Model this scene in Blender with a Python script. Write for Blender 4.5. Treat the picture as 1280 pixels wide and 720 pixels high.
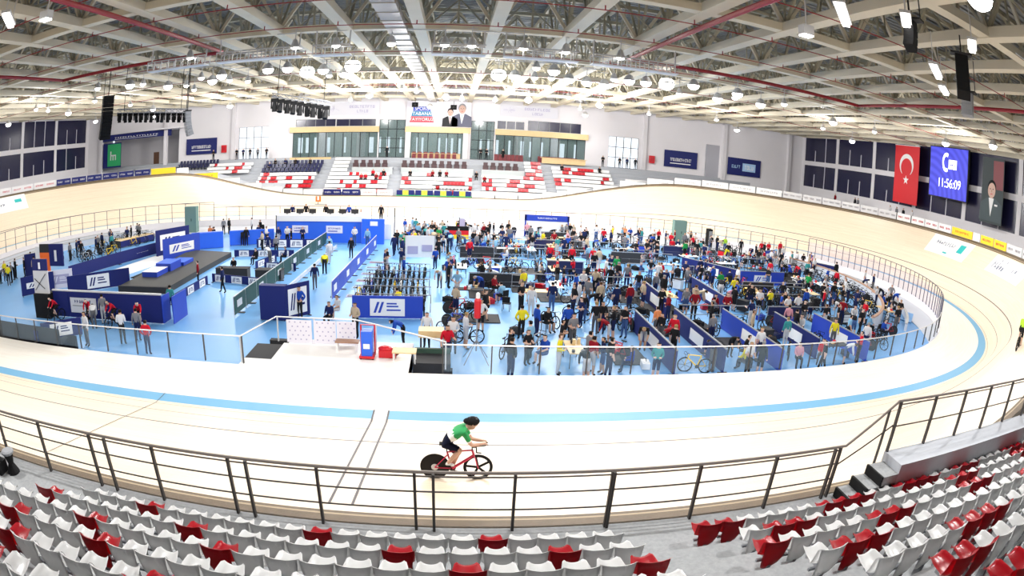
import bpy, bmesh, math, random
from mathutils import Vector, Matrix
PI = math.pi
rnd = random.Random(7)
scene = bpy.context.scene
COL = scene.collection
for o in list(bpy.data.objects):
    bpy.data.objects.remove(o)

# ------------------------------------------------------------------ camera
cd = bpy.data.cameras.new('camera')
cd.type = 'PANO'
cd.panorama_type = 'FISHEYE_LENS_POLYNOMIAL'
cd.sensor_fit = 'HORIZONTAL'
cd.sensor_width = 36.0
cd.fisheye_fov = math.radians(200)
cd.fisheye_polynomial_k0 = 0.0
cd.fisheye_polynomial_k1 = -0.04721599614
cd.fisheye_polynomial_k2 = -0.00013533946
cd.fisheye_polynomial_k3 = 6.342956e-06
cd.fisheye_polynomial_k4 = -6.6081837e-07
cd.clip_end = 400
cam = bpy.data.objects.new('camera', cd)
COL.objects.link(cam)
CAM = Vector((3.7932, -42.8612, 8.3637))
cr, cu, cf = (Vector((0.994191, -0.094775, 0.051003)), Vector((-0.027268, 0.236615, 0.971221)), Vector((0.104116, 0.966970, -0.232656)))
cam.matrix_world = Matrix(((cr.x, cu.x, -cf.x, CAM.x), (cr.y, cu.y, -cf.y, CAM.y), (cr.z, cu.z, -cf.z, CAM.z), (0, 0, 0, 1)))
scene.camera = cam

# ------------------------------------------------------------------ world, exposure
w = bpy.data.worlds.new('world'); scene.world = w; w.use_nodes = True
w.node_tree.nodes['Background'].inputs[0].default_value = (0.80, 0.90, 1.0, 1)
w.node_tree.nodes['Background'].inputs[1].default_value = 1.6
vs = scene.view_settings
vs.view_transform = 'Standard'; vs.look = 'None'; vs.gamma = 1.0; vs.use_curve_mapping = False
vs.exposure = 0.15
scene.cycles.max_bounces = 7
scene.cycles.diffuse_bounces = 4
scene.cycles.glossy_bounces = 3
scene.cycles.transmission_bounces = 6
scene.cycles.transparent_max_bounces = 12
scene.cycles.sample_clamp_indirect = 6.0
LAMP_W = 1300.0          # watts of the big hall floodlights
SMALL_W = 560.0

# ------------------------------------------------------------------ materials
MATS = {}
def mat(name, col, rough=0.6, metal=0.0, emit=None, es=1.0, noise=0.0, nscale=8.0, spec=None, bump=0.0):
    if name in MATS: return MATS[name]
    m = bpy.data.materials.new(name); m.use_nodes = True; MATS[name] = m
    nt = m.node_tree; b = nt.nodes['Principled BSDF']
    b.inputs['Base Color'].default_value = (*col, 1)
    b.inputs['Roughness'].default_value = rough
    b.inputs['Metallic'].default_value = metal
    if spec is not None: b.inputs['Specular IOR Level'].default_value = spec
    if emit:
        b.inputs['Emission Color'].default_value = (*emit, 1); b.inputs['Emission Strength'].default_value = es
    if noise > 0:
        tc = nt.nodes.new('ShaderNodeTexCoord'); nz = nt.nodes.new('ShaderNodeTexNoise')
        nz.inputs['Scale'].default_value = nscale; nz.inputs['Detail'].default_value = 5
        nt.links.new(tc.outputs['Object'], nz.inputs['Vector'])
        mx = nt.nodes.new('ShaderNodeMix'); mx.data_type = 'RGBA'
        mx.inputs['A'].default_value = (*[c * (1 - noise) for c in col], 1)
        mx.inputs['B'].default_value = (*[min(1, c * (1 + noise)) for c in col], 1)
        nt.links.new(nz.outputs['Fac'], mx.inputs['Factor']); nt.links.new(mx.outputs['Result'], b.inputs['Base Color'])
        if bump:
            bp = nt.nodes.new('ShaderNodeBump'); bp.inputs['Strength'].default_value = bump
            nt.links.new(nz.outputs['Fac'], bp.inputs['Height']); nt.links.new(bp.outputs['Normal'], b.inputs['Normal'])
    return m

def plank_mat(name, c1, c2, rough=0.38):
    m = bpy.data.materials.new(name); m.use_nodes = True; MATS[name] = m
    nt = m.node_tree; b = nt.nodes['Principled BSDF']; b.inputs['Roughness'].default_value = rough
    uv = nt.nodes.new('ShaderNodeUVMap'); uv.uv_map = 'UVMap'
    mp = nt.nodes.new('ShaderNodeMapping'); mp.inputs['Scale'].default_value = (0.12, 9.0, 1)
    nz = nt.nodes.new('ShaderNodeTexNoise'); nz.inputs['Scale'].default_value = 3; nz.inputs['Detail'].default_value = 6
    br = nt.nodes.new('ShaderNodeTexBrick'); br.inputs['Scale'].default_value = 1.0
    br.inputs['Brick Width'].default_value = 5.5; br.inputs['Row Height'].default_value = 0.11
    br.inputs['Mortar Size'].default_value = 0.004; br.inputs['Color1'].default_value = (*c1, 1); br.inputs['Color2'].default_value = (*c2, 1)
    br.inputs['Mortar'].default_value = (*[c * 0.7 for c in c2], 1)
    nt.links.new(uv.outputs[0], br.inputs['Vector']); nt.links.new(uv.outputs[0], mp.inputs['Vector']); nt.links.new(mp.outputs[0], nz.inputs['Vector'])
    mx = nt.nodes.new('ShaderNodeMix'); mx.data_type = 'RGBA'; mx.blend_type = 'MULTIPLY'; mx.inputs['Factor'].default_value = 1
    rp = nt.nodes.new('ShaderNodeValToRGB'); rp.color_ramp.elements[0].position = 0.3; rp.color_ramp.elements[1].position = 0.7
    rp.color_ramp.elements[0].color = (0.90, 0.87, 0.84, 1); rp.color_ramp.elements[1].color = (1, 1, 1, 1)
    nt.links.new(nz.outputs['Fac'], rp.inputs[0]); nt.links.new(br.outputs['Color'], mx.inputs['A']); nt.links.new(rp.outputs[0], mx.inputs['B'])
    nt.links.new(mx.outputs['Result'], b.inputs['Base Color'])
    return m

WOOD = plank_mat('track_wood', (0.88, 0.75, 0.59), (0.83, 0.69, 0.53))
APRON = plank_mat('apron_wood', (0.92, 0.89, 0.82), (0.90, 0.85, 0.77))
BAND = mat('band_blue', (0.14, 0.38, 0.60), 0.5)
LINE = mat('line_dark', (0.07, 0.06, 0.065), 0.5)
RIM = mat('rim_brown', (0.12, 0.085, 0.05), 0.6, noise=0.35, nscale=3)
RIM2 = mat('rim_light', (0.36, 0.28, 0.18), 0.6, noise=0.2, nscale=3)
WHITE = mat('white_paint', (0.80, 0.80, 0.80), 0.5)
WALL = mat('wall_paint', (0.74, 0.72, 0.75), 0.85, noise=0.04, nscale=0.4)
CONC = mat('stand_concrete', (0.29, 0.30, 0.31), 0.8, noise=0.28, nscale=14, bump=0.1)
CONC2 = mat('platform_grey', (0.40, 0.42, 0.46), 0.7, noise=0.08, nscale=6)
BLUEFLOOR = mat('infield_blue', (0.14, 0.37, 0.70), 0.4, noise=0.06, nscale=0.8)
STEEL = mat('rail_steel', (0.25, 0.22, 0.20), 0.45, 0.4)
DSTEEL = mat('post_dark', (0.055, 0.05, 0.048), 0.6)
LSTEEL = mat('steel_light', (0.62, 0.62, 0.63), 0.4, 0.3)
BEAM = mat('beam_paint', (0.66, 0.60, 0.47), 0.7, noise=0.08, nscale=0.7)
WEB = mat('web_steel', (0.38, 0.35, 0.26), 0.7)
BLACK = mat('black', (0.006, 0.006, 0.007), 0.75, spec=0.25)
DARK = mat('dark_grey', (0.03, 0.03, 0.033), 0.7, spec=0.25)
NAVY = mat('navy', (0.008, 0.014, 0.12), 0.55, spec=0.3)
NAVYD = mat('navy_dark', (0.012, 0.015, 0.07), 0.35)
BLUE = mat('board_blue', (0.015, 0.05, 0.42), 0.45)
BLUE2 = mat('bright_blue', (0.02, 0.12, 0.70), 0.45)
GREEN = mat('board_green', (0.006, 0.05, 0.045), 0.6)
EMER = mat('green', (0.02, 0.35, 0.12), 0.5)
YELLOW = mat('yellow', (0.95, 0.62, 0.02), 0.5)
RED = mat('red', (0.60, 0.01, 0.02), 0.42)
SEATRED = mat('seat_red', (0.50, 0.006, 0.018), 0.28)
SEATWHITE = mat('seat_white', (0.80, 0.80, 0.80), 0.28)
ORANGE = mat('orange', (0.95, 0.16, 0.02), 0.5)
TAN = mat('tan_wood', (0.68, 0.50, 0.26), 0.5, noise=0.1, nscale=3)
PINKISH = mat('panel_white', (0.74, 0.72, 0.80), 0.5)
LILAC = mat('lilac', (0.40, 0.38, 0.55), 0.5)
SKIN = mat('skin', (0.62, 0.36, 0.25), 0.6)
GREYC = mat('mid_grey', (0.25, 0.26, 0.28), 0.6)
LBLUE = mat('light_blue', (0.35, 0.55, 0.80), 0.5)
TEAL = mat('teal', (0.03, 0.45, 0.45), 0.5)
LAMP = mat('lamp_glow', (1, 1, 1), 0.5, emit=(1.0, 0.98, 0.93), es=16)
LAMPS = mat('lamp_glow_soft', (1, 1, 1), 0.5, emit=(1.0, 0.97, 0.93), es=7)
def glass_mat(name, tint, fac):
    m = bpy.data.materials.new(name); m.use_nodes = True; MATS[name] = m
    nt = m.node_tree; out = nt.nodes['Material Output']; b = nt.nodes['Principled BSDF']
    b.inputs['Base Color'].default_value = (*tint, 1); b.inputs['Roughness'].default_value = 0.12
    t = nt.nodes.new('ShaderNodeBsdfTransparent'); t.inputs[0].default_value = (*[min(1, 0.9 + 0.1 * c) for c in tint], 1)
    mx = nt.nodes.new('ShaderNodeMixShader'); mx.inputs[0].default_value = fac
    nt.links.new(t.outputs[0], mx.inputs[1]); nt.links.new(b.outputs[0], mx.inputs[2]); nt.links.new(mx.outputs[0], out.inputs[0])
    return m
GLASS = glass_mat('clear_panel', (0.85, 0.80, 0.80), 0.10)
GLASSB = glass_mat('rail_glass', (0.45, 0.65, 0.85), 0.13)
GLASSG = glass_mat('suite_glass', (0.20, 0.30, 0.30), 0.30)
NIGHT = mat('dark_blind', (0.012, 0.012, 0.045), 0.25)

# ------------------------------------------------------------------ mesh builder
class MB:
    def __init__(s): s.v = []; s.f = []; s.m = []; s.mats = []
    def mi(s, m):
        if m not in s.mats: s.mats.append(m)
        return s.mats.index(m)
    def add(s, vs, fs, m):
        k = len(s.v); i = s.mi(m); s.v += [tuple(v) for v in vs]
        for f in fs: s.f.append([k + a for a in f]); s.m.append(i)
        return s
    def box(s, x0, x1, y0, y1, z0, z1, m):
        v = [(x, y, z) for z in (z0, z1) for y in (y0, y1) for x in (x0, x1)]
        return s.add(v, [(0, 2, 3, 1), (4, 5, 7, 6), (0, 1, 5, 4), (2, 6, 7, 3), (0, 4, 6, 2), (1, 3, 7, 5)], m)
    def obox(s, p, q, wd, h, m, up=Vector((0, 0, 1)), off=0.0):
        """box bar from p to q, wd across, h along up (centred)"""
        p = Vector(p); q = Vector(q); d = (q - p).normalized(); sd = d.cross(up)
        if sd.length < 1e-4: sd = Vector((1, 0, 0))
        sd.normalize(); u = sd.cross(d).normalized()
        v = []
        for e in (p, q):
            for a, b in ((-1, -1), (1, -1), (1, 1), (-1, 1)): v.append(e + sd * a * wd / 2 + u * (b * h / 2 + off))
        return s.add(v, [(0, 3, 2, 1), (4, 5, 6, 7), (0, 1, 5, 4), (1, 2, 6, 5), (2, 3, 7, 6), (3, 0, 4, 7)], m)
    def tube(s, pts, r, m, n=6, closed=False, rad=None):
        pts = [Vector(p) for p in pts]; N = len(pts); vs = []; prev = None
        for i, p in enumerate(pts):
            a = pts[i - 1] if (i > 0 or closed) else p; b = pts[(i + 1) % N] if (i < N - 1 or closed) else p
            d = (b - a).normalized()
            ref = Vector((0, 0, 1)) if abs(d.z) < 0.9 else Vector((1, 0, 0))
            sd = d.cross(ref).normalized() if prev is None else (prev - d * prev.dot(d)).normalized()
            prev = sd; u = sd.cross(d)
            rr = rad[i] if rad else r
            for k in range(n): t = 2 * PI * k / n; vs.append(p + sd * math.cos(t) * rr + u * math.sin(t) * rr)
        fs = []
        for i in range(N if closed else N - 1):
            j = (i + 1) % N
            for k in range(n): l = (k + 1) % n; fs.append((i * n + k, i * n + l, j * n + l, j * n + k))
        if not closed: fs.append(tuple(range(n - 1, -1, -1))); fs.append(tuple((N - 1) * n + k for k in range(n)))
        return s.add(vs, fs, m)
    def lathe(s, prof, c, m, n=12, ax='z'):
        vs = []; c = Vector(c)
        for r, h in prof:
            for k in range(n):
                t = 2 * PI * k / n; a, b = r * math.cos(t), r * math.sin(t)
                vs.append(c + (Vector((a, b, h)) if ax == 'z' else Vector((a, h, b)) if ax == 'y' else Vector((h, a, b))))
        fs = []
        for i in range(len(prof) - 1):
            for k in range(n): l = (k + 1) % n; fs.append((i * n + k, i * n + l, (i + 1) * n + l, (i + 1) * n + k))
        fs.append(tuple(range(n - 1, -1, -1))); fs.append(tuple((len(prof) - 1) * n + k for k in range(n)))
        return s.add(vs, fs, m)
    def poly(s, pts, d, m):
        """prism: polygon pts (3D list) pushed along vector d"""
        n = len(pts); d = Vector(d); pts = [Vector(p) for p in pts]
        return s.add(pts + [p + d for p in pts], [tuple(range(n - 1, -1, -1)), tuple(range(n, 2 * n))] + [(i, (i + 1) % n, (i + 1) % n + n, i + n) for i in range(n)], m)
    def ball(s, c, rx, ry, rz, m, n=10, k=6):
        c = Vector(c); vs = []
        for i in range(k + 1):
            p = -PI / 2 + PI * i / k
            for j in range(n):
                t = 2 * PI * j / n
                vs.append(c + Vector((rx * max(0.02, math.cos(p)) * math.cos(t), ry * max(0.02, math.cos(p)) * math.sin(t), rz * math.sin(p))))
        fs = []
        for i in range(k):
            for j in range(n): l = (j + 1) % n; fs.append((i * n + j, i * n + l, (i + 1) * n + l, (i + 1) * n + j))
        fs.append(tuple(range(n - 1, -1, -1))); fs.append(tuple(k * n + j for j in range(n)))
        return s.add(vs, fs, m)
    def mesh(s, name, smooth=False):
        me = bpy.data.meshes.new(name); me.from_pydata(s.v, [], s.f)
        for m in s.mats: me.materials.append(m)
        me.polygons.foreach_set('material_index', s.m)
        if smooth: me.polygons.foreach_set('use_smooth', [True] * len(s.f))
        me.update(); return me
    def obj(s, name, parent=None, loc=None, rz=0.0, smooth=False):
        o = bpy.data.objects.new(name, s.mesh(name, smooth)); COL.objects.link(o)
        if parent: o.parent = parent
        if loc is not None: o.location = loc
        if rz: o.rotation_euler = (0, 0, rz)
        return o

def tag(o, label, cat, group=None, kind=None):
    o['label'] = label; o['category'] = cat
    if group: o['group'] = group
    if kind: o['kind'] = kind
    return o
def empty(name, loc, label, cat, group=None, rz=0.0):
    o = bpy.data.objects.new(name, None); COL.objects.link(o); o.location = loc; o.rotation_euler = (0, 0, rz)
    o.empty_display_size = 0.2
    return tag(o, label, cat, group)
def struct(o): o['kind'] = 'structure'; return o
def part_copy(ch, parent):
    c = ch.copy(); COL.objects.link(c); c.parent = parent; return c
def dup(root, loc, rz, label, group=None):
    r = root.copy(); COL.objects.link(r); r.location = loc; r.rotation_euler = (0, 0, rz); r['label'] = label
    if group: r['group'] = group
    for ch in root.children:
        c = part_copy(ch, r)
        for g in ch.children: part_copy(g, c)
    return r
ORD = ['zeroth', 'first', 'second', 'third', 'fourth', 'fifth', 'sixth', 'seventh', 'eighth', 'ninth', 'tenth', 'eleventh', 'twelfth', 'thirteenth', 'fourteenth', 'fifteenth', 'sixteenth', 'seventeenth', 'eighteenth', 'nineteenth', 'twentieth']
def ordn(i):
    if i >= 100: return 'hundred-and-' + ordn(i - 100) if i > 100 else 'hundredth'
    if i < len(ORD): return ORD[i]
    t = {2: 'twenty', 3: 'thirty', 4: 'forty', 5: 'fifty', 6: 'sixty', 7: 'seventy', 8: 'eighty', 9: 'ninety'}[i // 10]
    if i % 10 == 0: return {2: 'twentieth', 3: 'thirtieth', 4: 'fortieth', 5: 'fiftieth', 6: 'sixtieth', 7: 'seventieth', 8: 'eightieth', 9: 'ninetieth'}[i // 10]
    return t + '-' + ORD[i % 10]
def text_part(name, body, size, m, parent, loc, rot, ext=0.01, align='CENTER', label=None, sx=1.0):
    c = bpy.data.curves.new(name, 'FONT'); c.body = body; c.size = size; c.extrude = ext; c.align_x = align; c.align_y = 'CENTER'
    c.materials.append(m)
    t_ = bpy.data.objects.new(name, c); COL.objects.link(t_)
    me = bpy.data.meshes.new_from_object(t_.evaluated_get(bpy.context.evaluated_depsgraph_get())); bpy.data.objects.remove(t_)
    o = bpy.data.objects.new(name, me); COL.objects.link(o); o.parent = parent; o.location = loc; o.rotation_euler = rot; o.scale = (sx, 1, 1)
    if label: o['label'] = label
    return o

# ------------------------------------------------------------------ track curve
QA, QT, QL = 11.8935, 20.7322, 62.5
TW, BS, BT = 7.79, 12.59, 43.57
NQ = 101
def quarter():
    ds = QL / (NQ - 1); km = (PI / 2) / (QT / 2 + QL - QA - QT)
    th = x = y = 0.0; out = [(0.0, 0.0, 0.0, 0.0)]; kp = 0.0
    for i in range(1, NQ):
        u = min(1, max(0, (i * ds - QA) / QT)); k = km * u; tn = th + (k + kp) / 2 * ds
        x += math.cos((th + tn) / 2) * ds; y += math.sin((th + tn) / 2) * ds; th = tn; kp = k; out.append((x, y, th, u))
    yl = out[-1][1]
    return [(x, y - yl, math.sin(t), -math.cos(t), u) for x, y, t, u in out]
Qr = quarter()
LOOP = [(x, y, nx, ny, u) for x, y, nx, ny, u in Qr]
LOOP += [(x, -y, nx, -ny, u) for x, y, nx, ny, u in Qr[::-1][1:]]
LOOP += [(-x, -y, -nx, -ny, u) for x, y, nx, ny, u in Qr[1:]]
LOOP += [(-x, y, -nx, ny, u) for x, y, nx, ny, u in Qr[::-1][1:-1]]
NL = len(LOOP)   # 400
def TP(s, o, dz=0.0):
    s = (s / 0.625) % NL; i = int(s); f = s - i; a = LOOP[i]; b = LOOP[(i + 1) % NL]
    x, y, nx, ny, u = [a[k] * (1 - f) + b[k] * f for k in range(5)]
    u = max(0.0, u) ** (1.6 if x > 0 and y < 0 else 1.5 if x < 0 and y > 0 else 1.0); u = u * u * (3 - 2 * u); bk = math.radians(BS + (BT - BS) * u)
    if o <= 0: return Vector((x + nx * o, y + ny * o, dz))
    return Vector((x + nx * o * math.cos(bk), y + ny * o * math.cos(bk), o * math.sin(bk) + dz))
def TN(s):
    a = TP(s, 1.0); b = TP(s, 2.0); c = TP(s + 0.3, 1.0)
    return (c - a).cross(b - a).normalized() * -1
def ribbon(name, offs, mats, s0=0, s1=250, dz=0.0, step=0.625):
    n = int(round((s1 - s0) / step)); closed = abs((s1 - s0) - 250) < 1e-6
    vs = []; fs = []; mi = []; uv = []; rows = n if closed else n + 1
    for i in range(rows):
        for o in offs: vs.append(TP(s0 + i * step, o, dz))
    k = len(offs); um = []
    for m in mats:
        if m not in um: um.append(m)
    for i in range(n):
        j = (i + 1) % rows
        for c in range(k - 1):
            fs.append((i * k + c, i * k + c + 1, j * k + c + 1, j * k + c)); mi.append(um.index(mats[c]))
            a, b = s0 + i * step, s0 + (i + 1) * step
            uv += [(a, offs[c]), (a, offs[c + 1]), (b, offs[c + 1]), (b, offs[c])]
    me = bpy.data.meshes.new(name); me.from_pydata(vs, [], fs)
    for m in um: me.materials.append(m)
    me.polygons.foreach_set('material_index', mi); me.polygons.foreach_set('use_smooth', [True] * len(fs))
    ul = me.uv_layers.new(name='UVMap')
    ul.data.foreach_set('uv', [c for p in uv for c in p]); me.update()
    o = bpy.data.objects.new(name, me); COL.objects.link(o); return o

# ================================================================== SETTING
offs = [-4.2, -3.2, -2.0, -0.85, -0.2, -0.012, 0.012, 0.88, 0.92, 1.6, 2.24, 2.32, 3.3, 4.4, 5.5, 6.6, 7.36]
ms = [APRON, APRON, APRON, BAND, WOOD, LINE, WOOD, LINE, WOOD, WOOD, LINE, WOOD, WOOD, WOOD, WOOD, WOOD]
struct(ribbon('track_floor', offs, ms))
struct(ribbon('trim_rim_edge', [7.36, 7.48, 7.56, 7.60, 7.86], [RIM, RIM2, RIM, RIM]))
# outer skirt of the track rim, and inner wall down to the infield
def loop_wall(name, o, z0f, z1f, m, s0=0, s1=250, step=1.25, m2=None):
    n = int((s1 - s0) / step); b = MB(); closed = abs(s1 - s0 - 250) < 1e-6
    pts = [TP(s0 + i * step, o) for i in range(n if closed else n + 1)]
    vs = []
    for p in pts: vs += [(p.x, p.y, z0f(p)), (p.x, p.y, z1f(p))]
    fs = []
    for i in range(n):
        j = (i + 1) % len(pts); fs.append((2 * i, 2 * i + 1, 2 * j + 1, 2 * j))
    b.add(vs, fs, m); return b.obj(name)
struct(loop_wall('wall_rim_skirt', 7.86, lambda p: -1.0, lambda p: p.z, mat('skirt_beige', (0.45, 0.37, 0.28), 0.7, noise=0.1, nscale=2)))
struct(loop_wall('wall_apron_edge', -4.2, lambda p: -0.8, lambda p: 0.0, WALL))
def disc_floor(name, o, z, m, thick=0.2):
    pts = [TP(i * 1.25, o) for i in range(200)]
    b = MB(); b.poly([(p.x, p.y, z - thick) for p in pts], (0, 0, thick), m); return b.obj(name)
ZF = -0.8
struct(disc_floor('floor', -4.15, ZF, BLUEFLOOR))
# ground around the track, below the stands
b = MB(); b.box(-61, 61, -56, 49, -1.3, -1.05, CONC); struct(b.obj('floor_slab'))

# hall walls
def wall_poly(name, p, q, z0, z1, holes, m, t=0.3):
    """wall from p to q (xy), holes = list of (u0,u1,z0,z1) along the wall; outside is to the right of p->q"""
    p = Vector((*p, 0)); q = Vector((*q, 0)); L = (q - p).length; d = (q - p) / L; n = Vector((d.y, -d.x, 0))
    us = sorted({0, L, *[h[0] for h in holes], *[h[1] for h in holes]}); zs = sorted({z0, z1, *[h[2] for h in holes], *[h[3] for h in holes]})
    b = MB()
    for i in range(len(us) - 1):
        for j in range(len(zs) - 1):
            um, zm = (us[i] + us[i + 1]) / 2, (zs[j] + zs[j + 1]) / 2
            if any(h[0] < um < h[1] and h[2] < zm < h[3] for h in holes): continue
            base = [p + d * us[i], p + d * us[i + 1], p + d * us[i + 1] + n * t, p + d * us[i] + n * t]
            b.poly([(v.x, v.y, zs[j]) for v in base], (0, 0, zs[j + 1] - zs[j]), m)
    return struct(b.obj(name))
ZC = 19.2
XW = 60.0
# side walls with window bands (X = +-60): window bays measured along Y
bays_r = [(42 - 1.2 - i * 10.15 - 9.3, 42 - 1.2 - i * 10.15) for i in range(8)]
LP = 18
def side_wall(side):
    s = 1 if side == 'right' else -1
    # bays
    hol = []; wins = []
    y0 = 41.5
    edges = [40.9, 31.0, 21.5, 12.0, 2.2, -7.4, -17, -26.6, -36.2]
    for k in range(len(edges) - 1):
        a, bb = edges[k] - 0.35, edges[k + 1] + 0.35
        if side == 'left': a, bb = a, bb
        for (z0, z1) in ((7.0, 10.5), (11.2, 15.1)):
            wins.append((bb, a, z0, z1))
    if s > 0: holes = [(a + 52, c + 52, z0, z1) for a, c, z0, z1 in wins]; o = wall_poly('wall_right', (XW, -52), (XW, 41.5), -1.2, ZC, holes, WALL)
    else: holes = [(41.5 - c, 41.5 - a, z0, z1) for a, c, z0, z1 in wins]; o = wall_poly('wall_left', (-XW, 41.5), (-XW, -52), -1.2, ZC, holes, WALL)
    for n, (a, c, z0, z1) in enumerate(wins):
        b = MB(); b.box(s * XW + s * 0.12 - 0.03, s * XW + s * 0.12 + 0.03, a, c, z0, z1, NIGHT)
        for f in (0.33, 0.66):
            yy = a + (c - a) * f; b.box(s * XW + s * 0.05 - 0.04, s * XW + s * 0.05 + 0.04, yy - 0.06, yy + 0.06, z0, z0 + (z1 - z0) * rnd.choice((0.6, 1.0, 0.45)), PINKISH)
        struct(b.obj('window_%d' % (n + (1 if s > 0 else 30))))
side_wall('right'); side_wall('left')
wall_poly('wall_diagonal_right', (XW, 41.5), (33.1, 47), -1.2, ZC, [], WALL)
wall_poly('wall_diagonal_left', (-31.9, 47), (-XW, 41.5), -1.2, ZC, [(9.9, 26.0, 6.0, 11.9)], WALL)
wall_poly('wall_near', (-XW, -52), (XW, -52), -1.2, ZC, [], WALL)
BH = [(33.1 - 32.2, 33.1 - 27.3, 6.4, 11.3), (33.1 - 23.6, 33.1 - 9.8, 6.4, 10.3), (33.1 - 5.6, 33.1 + 3.3, 6.4, 10.3), (33.1 + 8.0, 33.1 + 21.6, 6.4, 10.3),
      (33.1 - 9.6, 33.1 - 6.1, 6.4, 12.3), (33.1 + 3.8, 33.1 + 7.8, 6.4, 12.2), (33.1 + 25.7, 33.1 + 31.0, 6.4, 11.5),
      (33.1 - 14.1, 33.1 - 9.95, 11.2, 12.5), (33.1 - 22.8, 33.1 - 14.6, 11.2, 12.75), (33.1 + 8.4, 33.1 + 14.6, 11.2, 12.3), (33.1 + 10.6 + 4.1, 33.1 + 21.2, 11.2, 12.35)]
wall_poly('wall_back', (33.1, 47), (-31.9, 47), -1.2, ZC, BH, WALL)
b = MB(); rb = mat('room_back', (0.34, 0.38, 0.37), 0.8, noise=0.3, nscale=0.5); b.box(-27, 27, 55.0, 55.2, 5, 7.0, rb); b.box(-27, 27, 55.0, 55.2, 9.6, 14, rb)
xx = -27.0; r5 = random.Random(5)
while xx < 27: ww = r5.choice((0.5, 0.9, 1.6, 2.4)); b.box(xx, xx + ww, 55.0, 55.2, 7.0, 9.6, rb); xx += ww + r5.choice((0.35, 0.6, 0.9))
for xx in (-18, -11.5, 9.6, 13, 19.5): b.box(xx, xx + 0.4, 48.5, 54.9, 6.4, 13.9, WALL)
b.box(-27, 27, 47.3, 55, 6.2, 6.4, CONC2); b.box(-27, 27, 47.3, 55, 13.9, 14.1, WALL)
b.box(-24.2, -24, 47.3, 55, 6.2, 14, WALL); b.box(24, 24.2, 47.3, 55, 6.2, 14, WALL)
struct(b.obj('wall_suite_rooms'))
for n_, x in enumerate((-15, 1, 16)):  # lamps added inside the suites to brighten the view through the glass
    e = empty('suite_fill_lamp', (x, 50.5, 13.6), 'ceiling lamp added to brighten the %s suite behind the glass' % ('left', 'middle', 'right')[n_], 'lamp', 'lamps added to brighten the suites')
    b = MB(); b.box(-1.2, 1.2, -0.4, 0.4, 0, 0.12, LAMPS); b.obj('diffuser', e)
    l = bpy.data.lights.new('lamp_light', 'POINT'); l.energy = 420; l.shadow_soft_size = 0.4; lo = bpy.data.objects.new('lamp_light', l); COL.objects.link(lo); lo.parent = e; lo.location = (0, 0, -0.5)
# recess behind the left opening
b = MB(); b.box(-60, -40, 51.0, 51.2, 5.8, 12.5, WALL); b.box(-60.5, -60.3, 42, 51, 5.8, 12.5, WALL); b.box(-40.2, -40, 45.8, 51, 5.8, 12.5, WALL)
b.box(-60.5, -40, 42, 51, 12.0, 12.2, WALL); b.box(-60.5, -40, 42, 51, 5.8, 6.0, CONC2); struct(b.obj('wall_left_recess'))
b = MB(); b.box(-50.2, -49.0, 50.9, 51, 6.0, 8.4, mat('door_brown', (0.20, 0.10, 0.06), 0.5)); struct(b.obj('door_1'))
b = MB(); b.box(43.0, 45.6, 44.5, 44.85, 6.4, 11.6, mat('door_grey', (0.42, 0.42, 0.47), 0.5)); struct(b.obj('door_2'))
def pilaster(name, x, y, w_=0.5, z1=ZC):
    b = MB(); b.box(x - w_ / 2, x + w_ / 2, y - w_ / 2, y + w_ / 2, 5.5, z1, WALL); return struct(b.obj(name))
for x, y in ((33.1, 46.8), (46.0, 44.1), (57.4, 41.8), (-31.9, 46.8), (-43.9, 44.3), (-57.0, 41.9)): pilaster('wall_pilaster', x, y, 0.6)
# glazing grids of the back wall
def glazing(n, x0, x1, z0, z1, nx, nz, frame=DARK, glass=GLASSG, y=47.15, th=0.09):
    b = MB(); g = MB()
    for i in range(nx + 1):
        x = x0 + (x1 - x0) * i / nx; b.box(x - th / 2, x + th / 2, y - 0.06, y + 0.06, z0, z1, frame)
    for j in range(nz + 1):
        z = z0 + (z1 - z0) * j / nz; b.box(x0, x1, y - 0.05, y + 0.05, z - th / 2, z + th / 2, frame)
    g.box(x0, x1, y - 0.01, y + 0.01, z0, z1, glass); o = struct(b.obj('window_%d' % n)); g.obj('pane', o)
glazing(60, 27.3, 32.2, 6.4, 11.3, 4, 3, DARK, GLASS); glazing(61, -31.0, -25.7, 6.4, 11.5, 4, 3, GREYC, GLASS)
glazing(62, 9.8, 23.6, 6.4, 10.3, 10, 1); glazing(63, -3.3, 5.6, 6.4, 10.3, 6, 1); glazing(64, -21.6, -8.0, 6.4, 10.3, 10, 1)
glazing(65, 6.1, 9.6, 6.4, 12.3, 3, 4); glazing(66, -7.8, -3.8, 6.4, 12.2, 3, 4)
glazing(67, 9.95, 14.1, 11.2, 12.5, 3, 1, WHITE, NIGHT); glazing(68, 14.6, 22.8, 11.2, 12.75, 5, 1, GREYC, NIGHT); glazing(69, -14.6, -8.4, 11.2, 12.3, 3, 1, GREYC, NIGHT); glazing(70, -21.2, -14.7, 11.2, 12.35, 4, 1, GREYC, NIGHT)
for n, (x0, x1, z) in enumerate(((9.7, 23.9, 10.3), (-3.8, 6.0, 10.3), (-22.0, -7.8, 10.3))):
    b = MB(); b.box(x0, x1, 46.4, 47.05, z, z + 0.85, TAN); struct(b.obj('trim_%d' % (n + 1)))
for n, x in enumerate((-3.3, 5.3)):
    b = MB(); b.box(x - 0.35, x + 0.35, 46.3, 47, 6.4, 10.3, WHITE); struct(b.obj('wall_suite_column'))
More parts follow.
